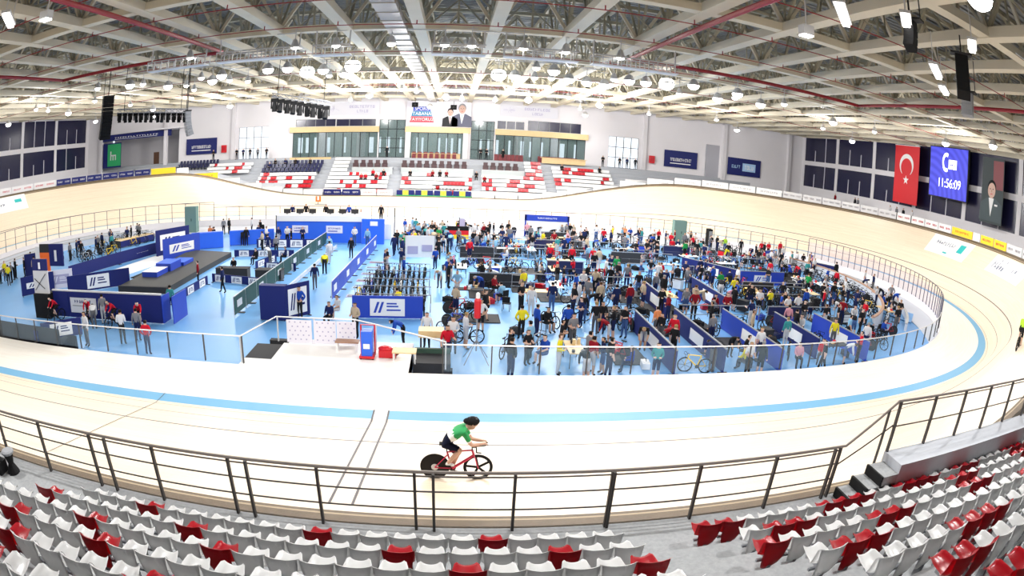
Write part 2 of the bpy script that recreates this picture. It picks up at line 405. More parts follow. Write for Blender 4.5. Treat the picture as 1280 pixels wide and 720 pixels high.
# suites furniture strip: tan desk
b = MB(); b.box(-2.6, 4.6, 45.2, 45.6, 6.3, 7.1, TAN); b.box(-2.6, 4.6, 45.0, 45.7, 7.1, 7.16, TAN); tag(b.obj('timber_desk'), 'long pale timber desk in front of the middle suite window', 'desk')
b = MB(); b.box(-21, -14.5, 43.5, 43.7, 5.7, 6.5, TAN); tag(b.obj('timber_desk'), 'low tan timber front behind the upper left seats', 'desk')
b = MB(); b.box(16.5, 23, 43.6, 43.8, 6.4, 7.25, TAN); b.box(16.3, 23.2, 43.5, 44.0, 7.2, 7.26, TAN); tag(b.obj('timber_desk'), 'tan timber counter below the right suite window', 'desk')

# ------------------------------------------------------------------ roof
def sheet_roof():
    b = MB(); n = 200
    b.box(-61, 61, -53, 50, 19.2, 19.5, mat('roof_deck', (0.30, 0.31, 0.31), 0.6, noise=0.1, nscale=0.5))
    for i in range(n):
        y = -52 + i * 0.51; b.box(-61, 61, y, y + 0.2, 19.06, 19.22, MATS['roof_deck'])
    return struct(b.obj('ceiling'))
sheet_roof()
XB = [1.45 + 4.2 * i for i in range(-14, 15)]
YB = [-49.5 + 10 * j for j in range(10)]
ZL, ZU = 15.05, 18.6
for x in XB:
    b = MB(); b.box(x - 0.34, x + 0.34, -52, 46.9, ZL, ZL + 0.45, BEAM); b.box(x - 0.15, x + 0.15, -52, 46.9, ZU, ZU + 0.3, WEB)
    y = -49.5
    while y < 44:
        b.obox((x, y, ZL + 0.3), (x, y + 2.5, ZU + 0.1), 0.14, 0.14, WEB); b.obox((x, y + 2.5, ZU + 0.1), (x, y + 5, ZL + 0.3), 0.14, 0.14, WEB)
        b.obox((x, y, ZL + 0.3), (x, y, ZU), 0.1, 0.1, WEB); y += 5
    struct(b.obj('ceiling_truss_beam'))
for y in YB:
    b = MB(); b.box(-60, 60, y - 0.30, y + 0.30, ZL + 0.04, ZL + 0.42, BEAM); b.box(-60, 60, y - 0.15, y + 0.15, ZU - 0.05, ZU + 0.25, WEB)
    for x in XB[:-1]:
        b.obox((x, y, ZL + 0.3), (x + 2.1, y, ZU), 0.18, 0.18, BEAM); b.obox((x + 2.1, y, ZU), (x + 4.2, y, ZL + 0.3), 0.18, 0.18, BEAM)
        b.obox((x + 2.1, y, ZL + 0.3), (x + 2.1, y, ZU), 0.1, 0.1, WEB)
    struct(b.obj('ceiling_cross_truss'))
for j in range(20):   # purlins and secondary diagonals between the trusses
    y = -47.5 + 5 * j; b = MB(); b.box(-60, 60, y - 0.1, y + 0.1, 17.9, 18.1, WEB)
    for x in XB[:-1]:
        b.obox((x, y, ZL + 0.35), (x + 2.1, y + 2.4, ZU - 0.4), 0.08, 0.08, WEB); b.obox((x + 4.2, y, ZL + 0.35), (x + 2.1, y + 2.4, ZU - 0.4), 0.08, 0.08, WEB)
    struct(b.obj('ceiling_purlin'))
# sheet metal duct
b = MB(); b.box(-0.35, 0.75, -52, 46, 14.9, 15.25, mat('duct_grey', (0.42, 0.40, 0.38), 0.5, 0.3))
for i in range(48): b.box(-0.38, 0.78, -51 + 2 * i, -50.94 + 2 * i, 14.87, 15.28, WEB)
struct(b.obj('ceiling_duct'))
PIPE = mat('pipe_red', (0.30, 0.012, 0.02), 0.45)
for nm, pts, r in (('sprinkler_pipe', [(14.2, -51.8, 14.6), (14.2, -7.0, 14.6)], 0.13), ('sprinkler_pipe', [(14.2, -7.2, 14.55), (33, -7.2, 14.55), (33, -51.8, 14.55)], 0.12),
                   ('sprinkler_pipe', [(-11.4, -51.8, 14.6), (-11.4, -7.9, 14.6)], 0.13), ('sprinkler_pipe', [(-11.4, -8.0, 14.55), (-26, -8.0, 14.55), (-26, -51.8, 14.55)], 0.12)):
    b = MB(); b.tube(pts, r, PIPE, 8); o = b.obj(nm)
    lab = {(14.2, 0.13): 'thick red sprinkler pipe running towards the back wall over the right infield', (14.2, 0.12): 'red sprinkler pipe turning towards the window wall with flag',
           (-11.4, 0.13): 'thick red sprinkler pipe running towards the back wall over the left infield', (-11.4, 0.12): 'red sprinkler pipe turning towards the left window wall'}[(pts[0][0], r)]
    tag(o, lab, 'pipe', 'red sprinkler pipes under the roof')
SIDEW = ['first', 'second', 'third', 'fourth', 'fifth', 'sixth', 'seventh', 'eighth', 'ninth', 'tenth', 'eleventh', 'twelfth']
for i, y in enumerate((-24.5, -18.2, -12.4, -3.0, 8.0, 20.0)):
    b = MB(); b.tube([(-58, y, 14.82), (58, y, 14.82)], 0.026, PIPE, 5)
    for x in XB: b.tube([(x, y, 15.06), (x, y, 14.8)], 0.03, PIPE, 4)
    tag(b.obj('sprinkler_branch'), 'thin red sprinkler branch across the roof, %s from the seats' % SIDEW[i], 'pipe', 'thin sprinkler branches')

# ------------------------------------------------------------------ lamps
def lamp_light(x, y, z, watts, parent, size=0.6, col=(1, 0.985, 0.96), omni=False):
    l = bpy.data.lights.new('lamp_light', 'POINT' if omni else 'SPOT'); l.energy = watts; l.color = col
    if not omni: l.spot_size = math.radians(168); l.spot_blend = 0.35
    l.shadow_soft_size = size / 2
    o = bpy.data.objects.new('lamp_light', l); COL.objects.link(o); o.parent = parent; o.location = (0, 0, z); return o
def lamp_proto(r, m):
    e = empty('hall_floodlight', (0, 0, 0), '', 'lamp')
    b = MB(); b.lathe([(0.03, 1.1), (0.03, 0.45)], (0, 0, 0), LSTEEL, 6); b.box(-0.3, 0.3, -0.02, 0.02, 0.95, 1.0, LSTEEL); b.obj('hanger', e)
    b = MB(); b.lathe([(r * 0.3, 0.46), (r * 0.55, 0.38), (r * 0.9, 0.12), (r, 0.05), (r, 0.0)], (0, 0, 0), LSTEEL, 12); b.obj('housing', e)
    b = MB(); b.ball((0, 0, 0), r * 0.93, r * 0.93, r * 0.75, m, 12, 8); b.obj('diffuser', e, smooth=True)
    return e
LBIG, LMID, LSM = lamp_proto(0.62, LAMP), lamp_proto(0.44, LAMP), lamp_proto(0.27, LAMPS)
lampused = {}
def lamp(kind, x, y, z, label, group, watts=0, omni=False):
    p = {'b': LBIG, 'm': LMID, 's': LSM}[kind]
    if kind in lampused: o = dup(p, (x, y, z), 0, label, group)
    else: lampused[kind] = 1; o = p; o.location = (x, y, z); o['label'] = label; o['group'] = group
    bx = min(XB, key=lambda v: abs(v - x)) - x; c_ = MB(); c_.box(min(0, bx) - 0.03, max(0, bx) + 0.03, -0.03, 0.03, 15.0 - z, 15.06 - z, LSTEEL); c_.box(-0.02, 0.02, -0.02, 0.02, 0.9, 15.05 - z, LSTEEL); c_.obj('crossbar', o)
    if watts: lamp_light(x, y, -0.9, watts, o, omni=omni)
    return o
M1 = [(-24.4, -4.7, 's'), (-21.9, -3.2, 'm'), (-20.9, -2.6, 's'), (-20.4, 1.1, 'm'), (-19.0, 2.1, 's'), (-20.1, 6.0, 's'), (-15.8, -1.6, 's'), (-15.9, 0.9, 'm'), (-13.9, -1.8, 'm'), (-14.6, 1.6, 's'), (-13.6, 3.4, 's'), (-9.7, -2.9, 'm'), (-8.2, -2.9, 'm'), (-7.4, -0.3, 'b'),
      (-6.0, -1.0, 'm'), (-6.3, 2.5, 's'), (-4.9, 1.6, 'm'), (-3.5, -2.7, 'b'), (6.7, 0.9, 'b'), (7.9, 1.0, 'm'), (9.4, 1.2, 's'), (8.8, -4.2, 's'), (10.1, -3.3, 'm'), (10.6, 0.8, 's'), (11.9, 0.6, 'm'), (13.4, 1.4, 'm'), (14.9, 1.9, 'm'), (14.6, -2.1, 's'), (15.7, -2.2, 'm'), (16.9, -2.4, 'm'),
      (18.2, -3.2, 'b'), (19.8, -4.4, 'm'), (21.1, 1.7, 's'), (24.2, 0.9, 'm'), (24.6, -1.5, 's'), (23.6, -3.9, 'm'), (27.6, -0.4, 'm'), (28.1, -3.4, 's')]
for i, (x, y, k) in enumerate(sorted(M1)):
    z = 13.85
    lamp(k, x, y, z, 'glowing white floodlight over the infield, %s from the left in its long row' % ordn(i + 1), 'floodlights hung across the infield', 0 if (-11 < x < -5 and y > -3) or abs(x + 15.5) < 2.2 else {'b': LAMP_W, 'm': SMALL_W, 's': 0}[k])
M2 = [(-37.2, 0.5), (-38.4, 4.1), (-40.4, 10.6), (-31.1, 4.0), (-32.4, 13.5), (-34.4, 22.7), (-9.1, 28.1), (-6.0, 22.6), (-1.7, 15.1), (-0.4, 17.6), (2.5, 23.7), (4.3, 26.0), (8.1, 25.6), (11.6, 22.9), (14.7, 15.6), (19.0, 30.3), (19.4, 21.7), (27, 27), (34, 22), (37, 1.7), (42, 1.0), (41, 9), (46, -6), (-26, 30), (-16, 32)]
for i, (x, y) in enumerate(sorted(M2)):
    lamp('s' if i % 3 else 'm', x, y, 13.9, 'small bright floodlight above the far side of the track, %s from the left' % ordn(i + 1), 'floodlights above the far track', (3600 if x < 30 and x > -30 else 1300) if i % 2 == 0 else 0, omni=True)
# lamps over the near side, above the picture, then lamps added to brighten the walls
for i, (x, y) in enumerate([(-34, -24), (-22, -30), (-12, -34), (-3, -31), (7, -31), (16, -34), (26, -30), (37, -25), (44, -14), (-44, -12), (-50, 8), (-50, 30), (51, 16), (0, 41), (-22, 40), (22, 41), (-42, 36), (43, 34)]):
    lamp('m', x, y, 13.9, 'floodlight hung above the near straight, %s of its row' % ordn(i + 1) if i < 10 else 'floodlight added to brighten a hall wall, %s' % ordn(i - 9), 'floodlights above the near straight' if i < 10 else 'floodlights added to brighten the walls', (2700 if 1 <= i <= 6 else 1700) if i < 10 else 260, omni=i >= 10)
# catwalk with upper lamps
for i, (x0, x1) in enumerate(((-16.0, -11.6), (-10.8, -5.4), (-4.6, -2.4), (2.2, 5.2), (6.2, 10.4), (11.2, 16.4))):
    b = MB(); b.box(x0, x1, -10.2, -9.4, 13.55, 13.62, WHITE)
    for k in range(int((x1 - x0) / 0.55) + 1):
        for y in (-10.2, -9.4): b.box(x0 + k * 0.55, x0 + k * 0.55 + 0.05, y - 0.03, y + 0.03, 13.6, 14.15, LSTEEL)
    for y in (-10.2, -9.4): b.box(x0, x1, y - 0.04, y + 0.04, 14.1, 14.18, LSTEEL)
    for x in (x0 + 0.1, x1 - 0.1): b.box(x - 0.04, x + 0.04, -9.84, -9.76, 14.1, 15.05, LSTEEL)
    tag(b.obj('catwalk'), 'white railed catwalk section under the roof, %s from the left' % ordn(i + 1), 'catwalk', 'catwalk sections under the roof')
for i, x in enumerate((-12.9, -5.8, -3.3, -0.1, 2.9, 4.4, 7.3, 9.7, 12.9)):
    lamp('s', x, -9.8, 14.2, 'upper lamp fixed on the white catwalk, %s from the left' % ordn(i + 1), 'lamps on the catwalk')
# long tube luminaires near the seats
for i, (x, y, z, L, ang) in enumerate(((14.9, -28.6, 13.6, 2.4, -0.75), (17.0, -29.6, 13.9, 1.6, -0.8), (20.9, -27.4, 13.3, 2.2, -0.95), (23.9, -25.2, 13.3, 1.6, -1.0), (-12.0, -28.8, 13.6, 2.0, 0.65), (20.2, -30.2, 14.0, 1.4, -0.9))):
    e = empty('tube_luminaire', (x, y, z), 'long white tube luminaire hanging near the seats, %s of its kind' % ['above the second right lamp', 'beside the black loudspeaker', 'below the black loudspeaker', 'at the far right', 'at the upper left corner', 'close to the loudspeaker top'][i], 'lamp', 'tube luminaires', ang)
    b = MB(); b.box(-0.13, 0.13, -L / 2, L / 2, 0.0, 0.1, LAMPS); b.obj('tube', e)
    b = MB(); b.box(-0.2, 0.2, -L / 2 - 0.08, L / 2 + 0.08, 0.1, 0.2, LSTEEL)
    for yy in (-L / 2, L / 2): b.box(-0.015, 0.015, yy - 0.015, yy + 0.015, 0.2, 1.4, LSTEEL)
    b.obj('housing', e)
e = empty('box_luminaire', (15.0, -26.2, 13.3), 'small square white box lamp hanging from the roof on a rod', 'lamp')
b = MB(); b.box(-0.22, 0.22, -0.2, 0.2, 0, 0.35, LSTEEL); b.box(-0.02, 0.02, -0.02, 0.02, 0.35, 1.8, LSTEEL); b.obj('housing', e)
b = MB(); b.box(-0.2, 0.2, -0.18, 0.18, -0.05, 0.0, LAMPS); b.obj('diffuser', e)
e = empty('box_luminaire', (-10.4, -28.0, 13.4), 'square white box lamp beside the left red pipe', 'lamp')
b = MB(); b.box(-0.22, 0.22, -0.2, 0.2, 0, 0.3, LSTEEL); b.box(-0.02, 0.02, -0.02, 0.02, 0.3, 1.7, LSTEEL); b.obj('housing', e)
b = MB(); b.box(-0.2, 0.2, -0.18, 0.18, -0.05, 0.0, LAMPS); b.obj('diffuser', e)

def line_array(x, y, ztop, n, label, m, rz=0.0, curve=0.02, wd=0.95):
    e = empty('line_array_loudspeaker', (x, y, ztop), label, 'loudspeaker', None, rz)
    p = Vector((0, 0, 0)); a = 0.0
    for k in range(n):
        d = Vector((0, math.sin(a), -math.cos(a))); q = p + d * 0.27
        b = MB(); b.obox(p, q - d * 0.02, wd, 0.45, m, up=Vector((0, 1, 0))); b.obj('cabinet', e); p = q; a += curve
    b = MB(); b.box(-0.5, 0.5, -0.25, 0.25, 0.02, 0.1, DARK); b.box(-0.03, 0.03, -0.03, 0.03, 0.1, 15.05 - ztop, DARK); b.box(-0.45, -0.42, -0.03, 0.03, 0.1, 15.05 - ztop, DARK); b.obj('bracket', e)
    return e
line_array(-22.6, -5.4, 12.9, 12, 'tall black curved loudspeaker column hanging at the left window wall', BLACK, 0.9, 0.03)
line_array(-16.7, -1.9, 11.3, 7, 'grey curved loudspeaker column at the right end of the lighting truss', GREYC, -0.9, 0.06)
line_array(21.6, -28.4, 14.2, 7, 'black curved loudspeaker column hanging near the right seats', BLACK, 2.3, 0.12, 0.6)
line_array(17.6, -29.2, 14.2, 4, 'short black loudspeaker column beside the tube lamp', BLACK, 2.0, 0.15, 0.4)
line_array(24.9, -26.0, 13.5, 4, 'grey loudspeaker column at the far right edge under the roof', GREYC, 2.0, 0.05, 0.6)
def light_truss(name, p, q, n, label, sz, rise):
    p = Vector(p); q = Vector(q); mid = (p + q) / 2
    e = empty(name, p, label, 'lighting truss')
    b = MB(); d = (q - p); L = d.length; u = d / L; sd = u.cross(Vector((0, 0, 1))).normalized() * 0.15
    for o_ in (sd + Vector((0, 0, 0.15)), -sd + Vector((0, 0, 0.15)), sd - Vector((0, 0, 0.15)), -sd - Vector((0, 0, 0.15))): b.tube([o_, d + o_], 0.03, GREYC, 5)
    k = 0
    while k * 0.5 < L - 0.5:
        a_, b_ = u * (k * 0.5), u * (k * 0.5 + 0.5)
        b.tube([a_ + sd + Vector((0, 0, -0.15)), b_ + sd + Vector((0, 0, 0.15))], 0.018, GREYC, 4); b.tube([a_ - sd + Vector((0, 0, 0.15)), b_ - sd + Vector((0, 0, -0.15))], 0.018, GREYC, 4); k += 1
    b.obj('truss_frame', e)
    for t in (0.1, 0.9):
        c = MB(); c.tube([d * t, d * t + Vector((0, 0, rise - p.z - d.z * t))], 0.025, DARK, 5); c.obj('cable', e)
    for i in range(n):
        t = (i + 0.5) / n; c = p + d * t
        h = MB(); r = sz; a = rnd.uniform(-0.5, 0.5)
        h.box(-0.25 * r, 0.25 * r, -0.12 * r, 0.12 * r, -0.45 * r, -0.2 * r, BLACK); h.box(-0.25 * r, -0.19 * r, -0.06 * r, 0.06 * r, -0.9 * r, -0.4 * r, BLACK); h.box(0.19 * r, 0.25 * r, -0.06 * r, 0.06 * r, -0.9 * r, -0.4 * r, BLACK)
        v0 = Vector((0, math.sin(a) * 0.25 * r, -0.72 * r)); dv = Vector((0, math.sin(a), -math.cos(a)))
        h.tube([v0 - dv * 0.3 * r, v0 + dv * 0.05 * r, v0 + dv * 0.38 * r], 0.15 * r, BLACK, 8, rad=[0.12 * r, 0.18 * r, 0.19 * r])
        o = h.obj('stage_spotlight', loc=c)
        tag(o, 'black stage spotlight, %s from the left on the %s' % (ordn(i + 1), 'left lighting truss' if n > 12 else 'truss beside the wall banner'), 'spotlight', 'stage spotlights on ' + label[:20])
    return e
light_truss('lighting_truss', (-21.9, -4.9, 11.75), (-16.7, -1.8, 11.35), 13, 'grey lighting truss with black spotlights over the left infield', 0.8, 15.05)
light_truss('lighting_truss', (-10.4, 0.6, 12.3), (-6.0, 2.0, 11.55), 9, 'dark lighting truss with big spotlights left of the large wall banner', 1.15, 15.05)
for x, y, z, lb in ((-2.4, 45.0, 14.4, 'black projector box hanging left of the large banner'), (3.3, 44.5, 14.1, 'black projector box hanging in front of the large banner')):
    b = MB(); b.box(-0.45, 0.45, -0.3, 0.3, -0.35, 0.35, BLACK); b.box(-0.03, 0.03, -0.03, 0.03, 0.3, 15.05 - z, DARK); b.lathe([(0.15, -0.36), (0.18, -0.28)], (0, 0, 0), DARK, 8, 'y')
    tag(b.obj('projector', loc=(x, y, z)), lb, 'projector')

# ------------------------------------------------------------------ near stand
NR = 8
b = MB()
b.box(-40, 40, -35.62, -34.0, -1.05, 1.68, CONC)
for k in range(1, 10):
    y1 = -35.6 - 0.97 * (k - 1); b.box(-40, 40, y1 - 0.97, y1, -1.05, 1.68 + 0.5 * k, CONC)
b.box(-40, 40, -52, -35.6 - 0.97 * 9, -1.05, 6.4, CONC)
struct(b.obj('floor_near_stand'))
b = MB()                                     # raised walkway on the right with its steps
b.box(13.6, 40, -34.78, -34.02, 1.68, 2.6, CONC2)
struct(b.obj('floor_raised_walkway'))
b = MB()
for k in range(3):
    x0 = 12.2 + 0.42 * k; b.box(x0, 13.6, -34.78, -34.1, 1.68, 1.68 + 0.23 * (k + 1), CONC); b.box(x0 - 0.02, x0 + 0.04, -34.78, -34.1, 1.68 + 0.23 * k, 1.69 + 0.23 * (k + 1), BLACK)
tag(b.obj('concrete_steps'), 'three short steps with black nosings up to the raised walkway', 'steps')
b = MB()
for k in range(1, 9):
    y1 = -35.6 - 0.97 * (k - 1); b.box(7.1, 8.05, y1 - 0.02, y1 + 0.3, 1.68 + 0.5 * (k - 1), 1.68 + 0.5 * (k - 1) + 0.25, CONC)
tag(b.obj('aisle_steps'), 'grey concrete aisle steps between the middle and right seat blocks', 'steps')

# seat
def seat_meshes(m, nm='stadium_seat'):
    prof = [(0.45, 0.41), (0.44, 0.445), (0.39, 0.46), (0.24, 0.445), (0.10, 0.435), (0.02, 0.455), (-0.015, 0.535), (-0.04, 0.64), (-0.06, 0.73), (-0.08, 0.775), (-0.11, 0.79)]
    nu = 8; vs = []; b = bmesh.new(); g = []
    for j, (y, z) in enumerate(prof):
        row = []
        for i in range(nu + 1):
            u = -1 + 2 * i / nu; t = j / (len(prof) - 1)
            hw = 0.225 if j < 5 else 0.225 + 0.008 * (j - 5)
            hw = {0: 0.10, 1: 0.13, 2: 0.165, 3: 0.20, 4: 0.205}.get(j, hw)
            if j == len(prof) - 1: hw = 0.235
            x = u * hw; e = abs(u) ** 3
            if j <= 4: yy = y; zz = z - 0.028 * (1 - u * u) + 0.03 * e * (j > 0)
            else: yy = y - 0.028 * (1 - u * u) + 0.035 * e * (1 if j < 9 else 0.6); zz = z - (0.022 * (1 - u * u) if j >= 8 else 0) + (0.012 * (1 - abs(u)) if j >= 9 else 0)
            row.append(b.verts.new((x, yy, zz)))
        g.append(row)
    for j in range(len(prof) - 1):
        for i in range(nu): b.faces.new((g[j][i], g[j][i + 1], g[j + 1][i + 1], g[j + 1][i]))
    rp_ = [(-0.075, 0.76, 0.232), (-0.085, 0.60, 0.215), (-0.07, 0.42, 0.195), (-0.03, 0.27, 0.15), (0.02, 0.17, 0.09)]; g2 = []
    for y, z, hw in rp_: g2.append([b.verts.new(((-1 + 2 * i / nu) * hw, y - 0.03 * (1 - (-1 + 2 * i / nu) ** 2), z)) for i in range(nu + 1)])
    for j in range(len(rp_) - 1):
        for i in range(nu): b.faces.new((g2[j][i], g2[j + 1][i], g2[j + 1][i + 1], g2[j][i + 1]))
    bmesh.ops.solidify(b, geom=b.faces[:], thickness=0.018)
    bmesh.ops.recalc_face_normals(b, faces=b.faces[:])
    for f in b.faces: f.smooth = True
    me = bpy.data.meshes.new(nm); b.to_mesh(me); b.free(); me.materials.append(m)
    return me
ME_W, ME_R = seat_meshes(SEATWHITE), seat_meshes(SEATRED)
bb = MB(); bb.box(-0.03, 0.03, 0.04, 0.28, 0.29, 0.345, GREYC); bb.box(-0.03, 0.03, -0.06, 0.06, 0.0, 0.345, GREYC); bb.box(-0.2, 0.2, 0.04, 0.08, 0.30, 0.345, GREYC)
ME_BR = bb.mesh('bracket')
def stadium_seat(x, y, z, red, label, group, rz=0.0, br=True, me=None):
    o = bpy.data.objects.new('stadium_seat', me or (ME_R if red else ME_W)); COL.objects.link(o); o.location = (x, y, z); o.rotation_euler = (0, 0, rz)
    tag(o, label, 'seat', group)
    if br: c = bpy.data.objects.new('bracket', ME_BR); COL.objects.link(c); c.parent = o
    return o
nseats = 0
# middle block: row -> (first j, last j, red set)
MID = {1: (-15, 5, {-12, -5, 1}), 2: (-16, 5, {-16, -9, -2, 3}), 3: (-19, 5, {-12, -7, 0, 5}), 4: (-17, 5, {-14, -10, -3, 2}), 5: (-15, 4, {-12, -7, -2}), 6: (-12, -4, {-11}), 7: (-10, -5, {-8})}
for k, (j0, j1, reds) in MID.items():
    for j in range(j0, j1 + 1):
        x = 4.04 + 0.479 * j; y = -35.24 - 0.975 * (k - 1); z = 1.68 + 0.5 * (k - 1); red = j in reds
        stadium_seat(x, y, z, red, '%s plastic seat, middle block, row %s, %s from the aisle' % ('red' if red else 'white', SIDEW[k - 1], ordn(j1 - j + 1)), 'seats of the middle block'); nseats += 1
RGT = {1: (9.3, 26, {0, 1, 6, 7, 8, 11, 12, 13, 16, 17, 22, 23, 24}), 2: (10.2, 23, {1, 2, 12, 13, 19, 20, 21}), 3: (9.5, 22, {0, 5, 6, 11, 12, 18, 19}), 4: (10.0, 17, {1, 2, 13, 14}), 5: (10.3, 12, {4, 5, 6}), 6: (11.0, 8, {0, 1}), 7: (10.7, 6, {0, 1}), 8: (9.0, 3, {1})}
for k, (i0, n, reds) in RGT.items():
    for j in range(n):
        x = 3.84 + 0.479 * (i0 + j); y = -35.24 - 0.975 * (k - 1); z = 1.68 + 0.5 * (k - 1); red = j in reds
        stadium_seat(x, y, z, red, '%s plastic seat, right block, row %s, %s from the aisle' % ('red' if red else 'white', SIDEW[k - 1], ordn(j + 1)), 'seats of the right block'); nseats += 1
# ------------------------------------------------------------------ near guard rail
def rail_run(name, pts_base, h, label, posts, group=None, glass=None, mid=(0.55,), top2=True, pm=DSTEEL, rm=STEEL, pw=0.05, goff=0.05, gfrac=0.8):
    """pts_base: list of base points; posts: list of bases; parts: post each, handrail, midrail, glass_panel"""
    e = empty(name, pts_base[0], label, 'guard rail', group); o0 = Vector(pts_base[0])
    P = [Vector(p) - o0 for p in pts_base]; up = Vector((0, 0, 1))
    b = MB(); b.tube([p + up * h for p in P], 0.032, rm, 6)
    if top2: b.tube([p + up * (h - 0.09) for p in P], 0.018, rm, 5)
    b.obj('handrail', e)
    for f in mid: b = MB(); b.tube([p + up * h * f for p in P], 0.018, pm, 5); b.obj('midrail', e)
    pmesh = MB().box(-pw / 2, pw / 2, -pw * 0.8, pw * 0.8, 0, h, pm).mesh('post')
    for i, q in enumerate(posts):
        c = bpy.data.objects.new('post', pmesh); COL.objects.link(c); c.parent = e; c.location = Vector(q) - o0
    if glass:
        b = MB()
        for a, c in zip(P[:-1], P[1:]): b.add([a + up * goff, c + up * goff, c + up * h * gfrac, a + up * h * gfrac], [(0, 1, 2, 3)], glass)
        b.obj('glass_panel', e)
    return e
px = [-7.29 + 1.752 * i for i in range(12)]
posts = [(x, -34.06, 1.68) for x in px] + [(x, -34.1, 1.68) for x in (-3.3, 0.1, 3.55, 6.75, 11.8)]
rail_run('guard_rail', [(-7.4, -34.04, 1.68), (2, -34.04, 1.68), (12.0, -34.04, 1.68)], 1.27, 'brown steel guard rail along the near straight, in front of the seats', posts, None, GLASS, (0.67, 0.37), gfrac=0.66)
rail_run('guard_rail', [(13.6, -34.04, 2.6), (15.1, -34.04, 2.6), (16.6, -34.04, 2.6), (18.0, -34.04, 2.6), (19.4, -34.04, 2.6), (22, -34.04, 2.6)], 1.28, 'brown steel guard rail on the raised walkway at the right', [(13.65, -34.06, 2.6), (15.1, -34.06, 2.6), (16.55, -34.06, 2.6), (18.0, -34.06, 2.6), (19.45, -34.06, 2.6), (20.9, -34.06, 2.6)], None, GLASS, (0.5,), gfrac=0.5)
e = empty('guard_rail', (12.0, -34.04, 1.68), 'short sloping guard rail beside the three steps', 'guard rail')
b = MB(); b.tube([(0, 0, 1.27), (0.15, 0, 1.27), (1.6, 0, 2.2)], 0.032, STEEL); b.obj('handrail', e)
b = MB(); b.tube([(0, 0, 0.8), (1.6, 0, 1.6)], 0.018, DSTEEL); b.obj('midrail', e)
b = MB(); b.box(1.3, 1.34, -0.03, 0.03, 0.2, 2.03, DSTEEL); b.obj('post', e)
rail_run('guard_rail', [(-16, -34.04, 2.1), (-9.6, -34.04, 2.1), (-7.6, -34.04, 1.68)], 1.28, 'brown steel guard rail rising past the left frame edge', [(-9.2, -34.06, 2.0), (-11, -34.06, 2.1)], None, GLASS, (0.5,), gfrac=0.5)
# bag and bucket left
e = empty('folding_stool', (-6.65, -34.6, 1.68), 'dark round-topped folding stool beside the left guard rail', 'stool')
b = MB(); b.lathe([(0.17, 0.5), (0.2, 0.53), (0.2, 0.57), (0.15, 0.6)], (0, 0, 0), GREYC, 12); b.obj('seat', e)
b = MB(); b.lathe([(0.2, 0.0), (0.19, 0.05), (0.09, 0.25), (0.16, 0.5)], (0, 0, 0), BLACK, 12); b.obj('base', e)
b = MB(); b.box(-0.35, 0.25, -0.18, 0.18, 0, 0.3, BLACK); b.ball((-0.05, 0, 0.3), 0.3, 0.17, 0.1, BLACK); b.tube([(-0.2, 0, 0.35), (-0.05, 0, 0.5), (0.12, 0, 0.35)], 0.02, DARK, 5)
tag(b.obj('kit_bag', loc=(-7.15, -34.75, 1.68)), 'black kit bag on the floor at the left frame edge', 'bag')

# ================================================================== INFIELD EDGE
PGREY = mat('post_lilac_grey', (0.10, 0.095, 0.13), 0.6)
LGLASS = glass_mat('lilac_glass', (0.45, 0.45, 0.85), 0.16)
def ring_rail(s0, s1, h, label, o=-4.35, step=1.75, glass=GLASSB, rm=LSTEEL, pm=DSTEEL, pw=0.045):
    n = max(1, int((s1 - s0) / step)); P = [TP(s0 + (s1 - s0) * i / n, o) for i in range(n + 1)]
    if h > 1.3: return rail_run('glass_balustrade', P, h, label, P, 'glass balustrades on the apron edge', LGLASS if h == 2.0 else None, (), False, PGREY, PGREY, 0.045)
    return rail_run('glass_balustrade', P, h, label, P, 'glass balustrades on the apron edge', glass, (), False, pm, rm, pw, 0.05, 0.93)
ring_rail(3.6, 40, 1.12, 'glass balustrade with steel handrail between near straight and crowded pits')
ring_rail(40, 75, 2.0, 'tall railing cage of thin posts around the right end ramp', step=1.1)
ring_rail(75, 112, 1.5, 'thin post railing along the far right apron edge')
ring_rail(112, 150, 1.5, 'thin post railing along the far straight apron edge')
ring_rail(150, 226, 2.1, 'tall thin post railing around the left end of the infield', step=2.1)
ring_rail(226, 245.6, 1.12, 'glass balustrade with steel handrail between near straight and left floor')
# pale ramp ring around the infield floor (far side and both ends)
def ring_floor(name, s0, s1, oa, ob, z, m, n=90, th=0.08):
    b = MB(); vs = []; fs = []
    for i in range(n + 1):
        s = s0 + (s1 - s0) * i / n; a = TP(s, oa); c = TP(s, ob(i / n) if callable(ob) else ob)
        vs += [(a.x, a.y, z), (c.x, c.y, z), (a.x, a.y, z - th), (c.x, c.y, z - th)]
    for i in range(n):
        k = 4 * i; fs += [(k, k + 1, k + 5, k + 4), (k + 1, k + 3, k + 7, k + 5)]
    b.add(vs, fs, m); return b.obj(name)
RAMPW = mat('ramp_white', (0.56, 0.58, 0.63), 0.5, noise=0.05, nscale=0.5)
struct(ring_floor('floor_ramp_ring', 36, 205, -4.2, lambda t: -4.3 - 5.0 * min(1, t * 8, (1 - t) * 8), ZF + 0.06, RAMPW))
LEDGE = mat('ledge_grey', (0.42, 0.42, 0.42), 0.6)
for n, (o_, h, s0, s1) in enumerate(((-5.6, 0.5, 165, 208), (-7.2, 0.45, 160, 205), (-9.0, 0.6, 165, 200))):
    b = MB(); pts = [TP(s0 + (s1 - s0) * i / 30, o_) for i in range(31)]
    for a, c in zip(pts[:-1], pts[1:]): b.obox((a.x, a.y, ZF + h / 2), (c.x, c.y, ZF + h / 2), 0.18, h, RAMPW); b.obox((a.x, a.y, ZF + h + 0.03), (c.x, c.y, ZF + h + 0.03), 0.24, 0.06, LEDGE)
    tag(b.obj('low_parapet'), 'low curved white parapet with grey cap at the left end, %s from the track' % SIDEW[n], 'parapet', 'curved parapets at the left end')
